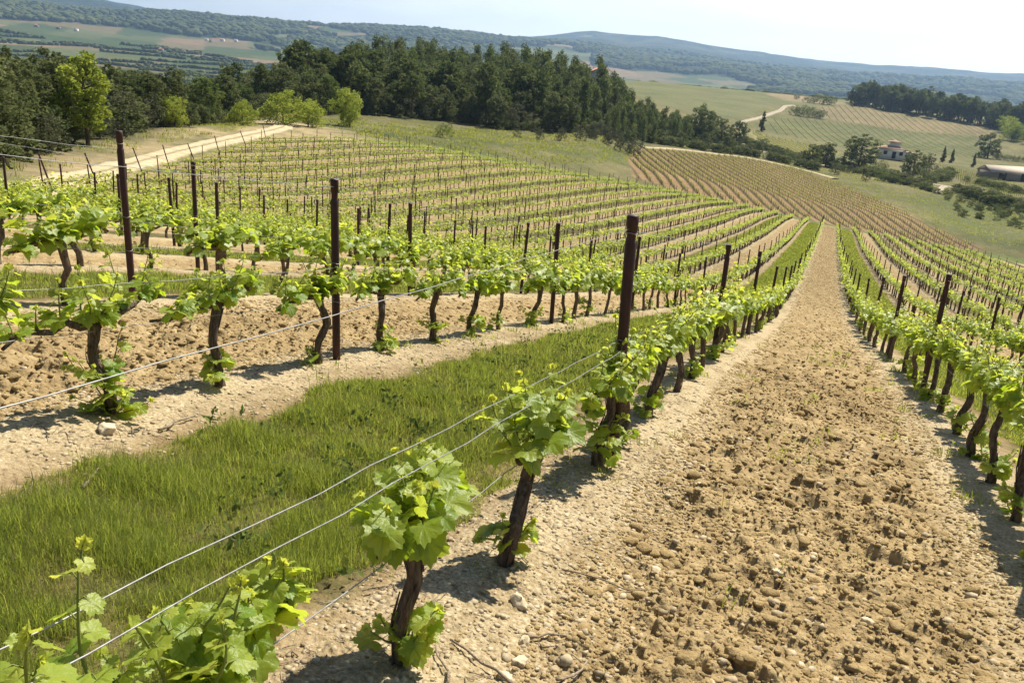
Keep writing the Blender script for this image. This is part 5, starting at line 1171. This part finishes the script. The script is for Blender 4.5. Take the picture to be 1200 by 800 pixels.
# stones one can point to
STONES = [(2.58,-.17,.045,'whitish angular stone just right of the second foreground vine'),(2.36,-.27,.028,'smaller tan stone just below the whitish angular stone'),(2.22,-.30,.034,'square pale stone with a twig beside it on the left of the lane'),(2.12,-.29,.03,'rounded light stone near the bottom centre of the photo'),
          (2.25,-.62,.04,'rounded tan stone right of the twigs at the lane edge'),(2.55,-.8,.05,'flat tan clod with a dark hollow under it on the lane'),(3.1,-1.55,.055,'blocky brown clod casting a shadow, right of the lane middle'),(3.35,-1.42,.032,'long whitish pebble lying in the middle of the tilled lane'),
          (4.0,-1.9,.05,'reddish brown block of soil near the shadow of the right row'),(2.05,-1.35,.07,'big grassy clod low down in the middle of the lane'),(1.95,-1.52,.04,'pale twin stone low in the lane right of the grassy clod'),(3.3,-.55,.036,'pale flat pebble on the left part of the lane'),
          (2.75,-.95,.045,'brown clod left of the lane middle'),(3.6,-1.05,.03,'small white stone far up the lane middle'),(2.9,2.12,.05,'flat whitish stone beside the bushy foot of the nearest vine left'),(4.5,-1.2,.045,'brown clod standing up in the lane beyond the white stone')]
for q, (x, y, s, lab) in enumerate(STONES):
    br = 'clod' in lab or 'soil' in lab; lm = lump_template(np.random.default_rng(900+q), 3); lm.a = [np.full(len(v), .5 if br else 1.0 if 'whit' in lab or 'pale' in lab or 'light' in lab else .6) for v in lm.a]; o = lm.build('clod' if br else 'stone', [M_CLOD if br else M_STN], None, True)
    o.scale = (s, s, s*.95); o.location = (x, y, gz(x, y)+s*.22); o.rotation_euler = (sr.normal(0, .2), sr.normal(0, .2), sr.uniform(0, 6.28)); tag(o, lab, 'clod' if br else 'stone')
# dry vine prunings lying about
def twig(mb, x, y, ln, r, an, lift=.01):
    k = 5; t = np.linspace(-.5, .5, k); px = x+np.cos(an)*ln*t+sr.normal(0, .012, k); py = y+np.sin(an)*ln*t+sr.normal(0, .012, k); z = ground_z(px, py)
    z = np.convolve(np.pad(z, 1, 'edge'), [.3, .4, .3], 'valid')+lift+r; V, f3, f4 = tube(np.c_[px, py, z], np.linspace(r, r*.6, k), 5); mb.add(V, f3, f4)
M_TWIG = bark_material('dry_twig', (.20,.15,.10), (.42,.34,.25), (40, 40, 40))
mb = MB()
for x0, x1, y0, y1, n in ((1, 7, -.45, .5, 260), (2, 9, 1.7, 2.8, 230), (3.5, 12, -2.7, -1.9, 160), (1, 8, -1.9, -.4, 60)):
    for q in range(n): twig(mb, sr.uniform(x0, x1), sr.uniform(y0, y1), sr.uniform(.03, .16), sr.uniform(.0012, .003), sr.uniform(0, 6.28), .004)
stuff(mb.build('dry_litter', [M_TWIG], None), 'short dry straw and twig litter lying under the vine rows', 'litter')
TW = [(2.12,-.20,.26,.0065,1.2,'forked dry vine twig lying below the whitish stone'),(2.02,-.12,.2,.005,.6,'dry twig pointing to the foot of the foreground vine'),(2.28,-.47,.2,.006,-.35,'brown twig leaning on the square pale stone'),(3.0,-.4,.34,.004,-1.3,'long thin cane lying across the lane edge beside the second vine'),(2.45,-.35,.25,.005,-.9,'thin dark twig above the tan pebbles at the lane edge'),
      (3.25,2.0,.3,.008,.2,'dry cane lying before the bushy foot of the nearest vine left'),(2.5,1.78,.3,.008,.5,'pale broken cane at the edge of the grass on the left')]
for x, y, ln, r, an, lab in TW:
    mb = MB(); twig(mb, x, y, ln, r, an, .012)
    tag(mb.build('dry_twig', [M_TWIG], None, True), lab, 'twig')
# ------------------------------------------------------------------ the air
def haze():
    m, t, out = new_mat('air_haze')
    v = N(t, 'ShaderNodeVolumePrincipled', {'Color': (.46,.68,1.0,1), 'Density': HAZE_D, 'Anisotropy': .6})
    t.links.new(v.outputs[0], out.inputs['Volume'])
    mb = MB(); mb.box((0, 0, 165), (7900, 7900, 245)); o = mb.build('haze', [m], None)
    stuff(o, 'thin bluish haze lying over the valley and the far hills', 'haze')
HAZE_D = .5/4800
haze()
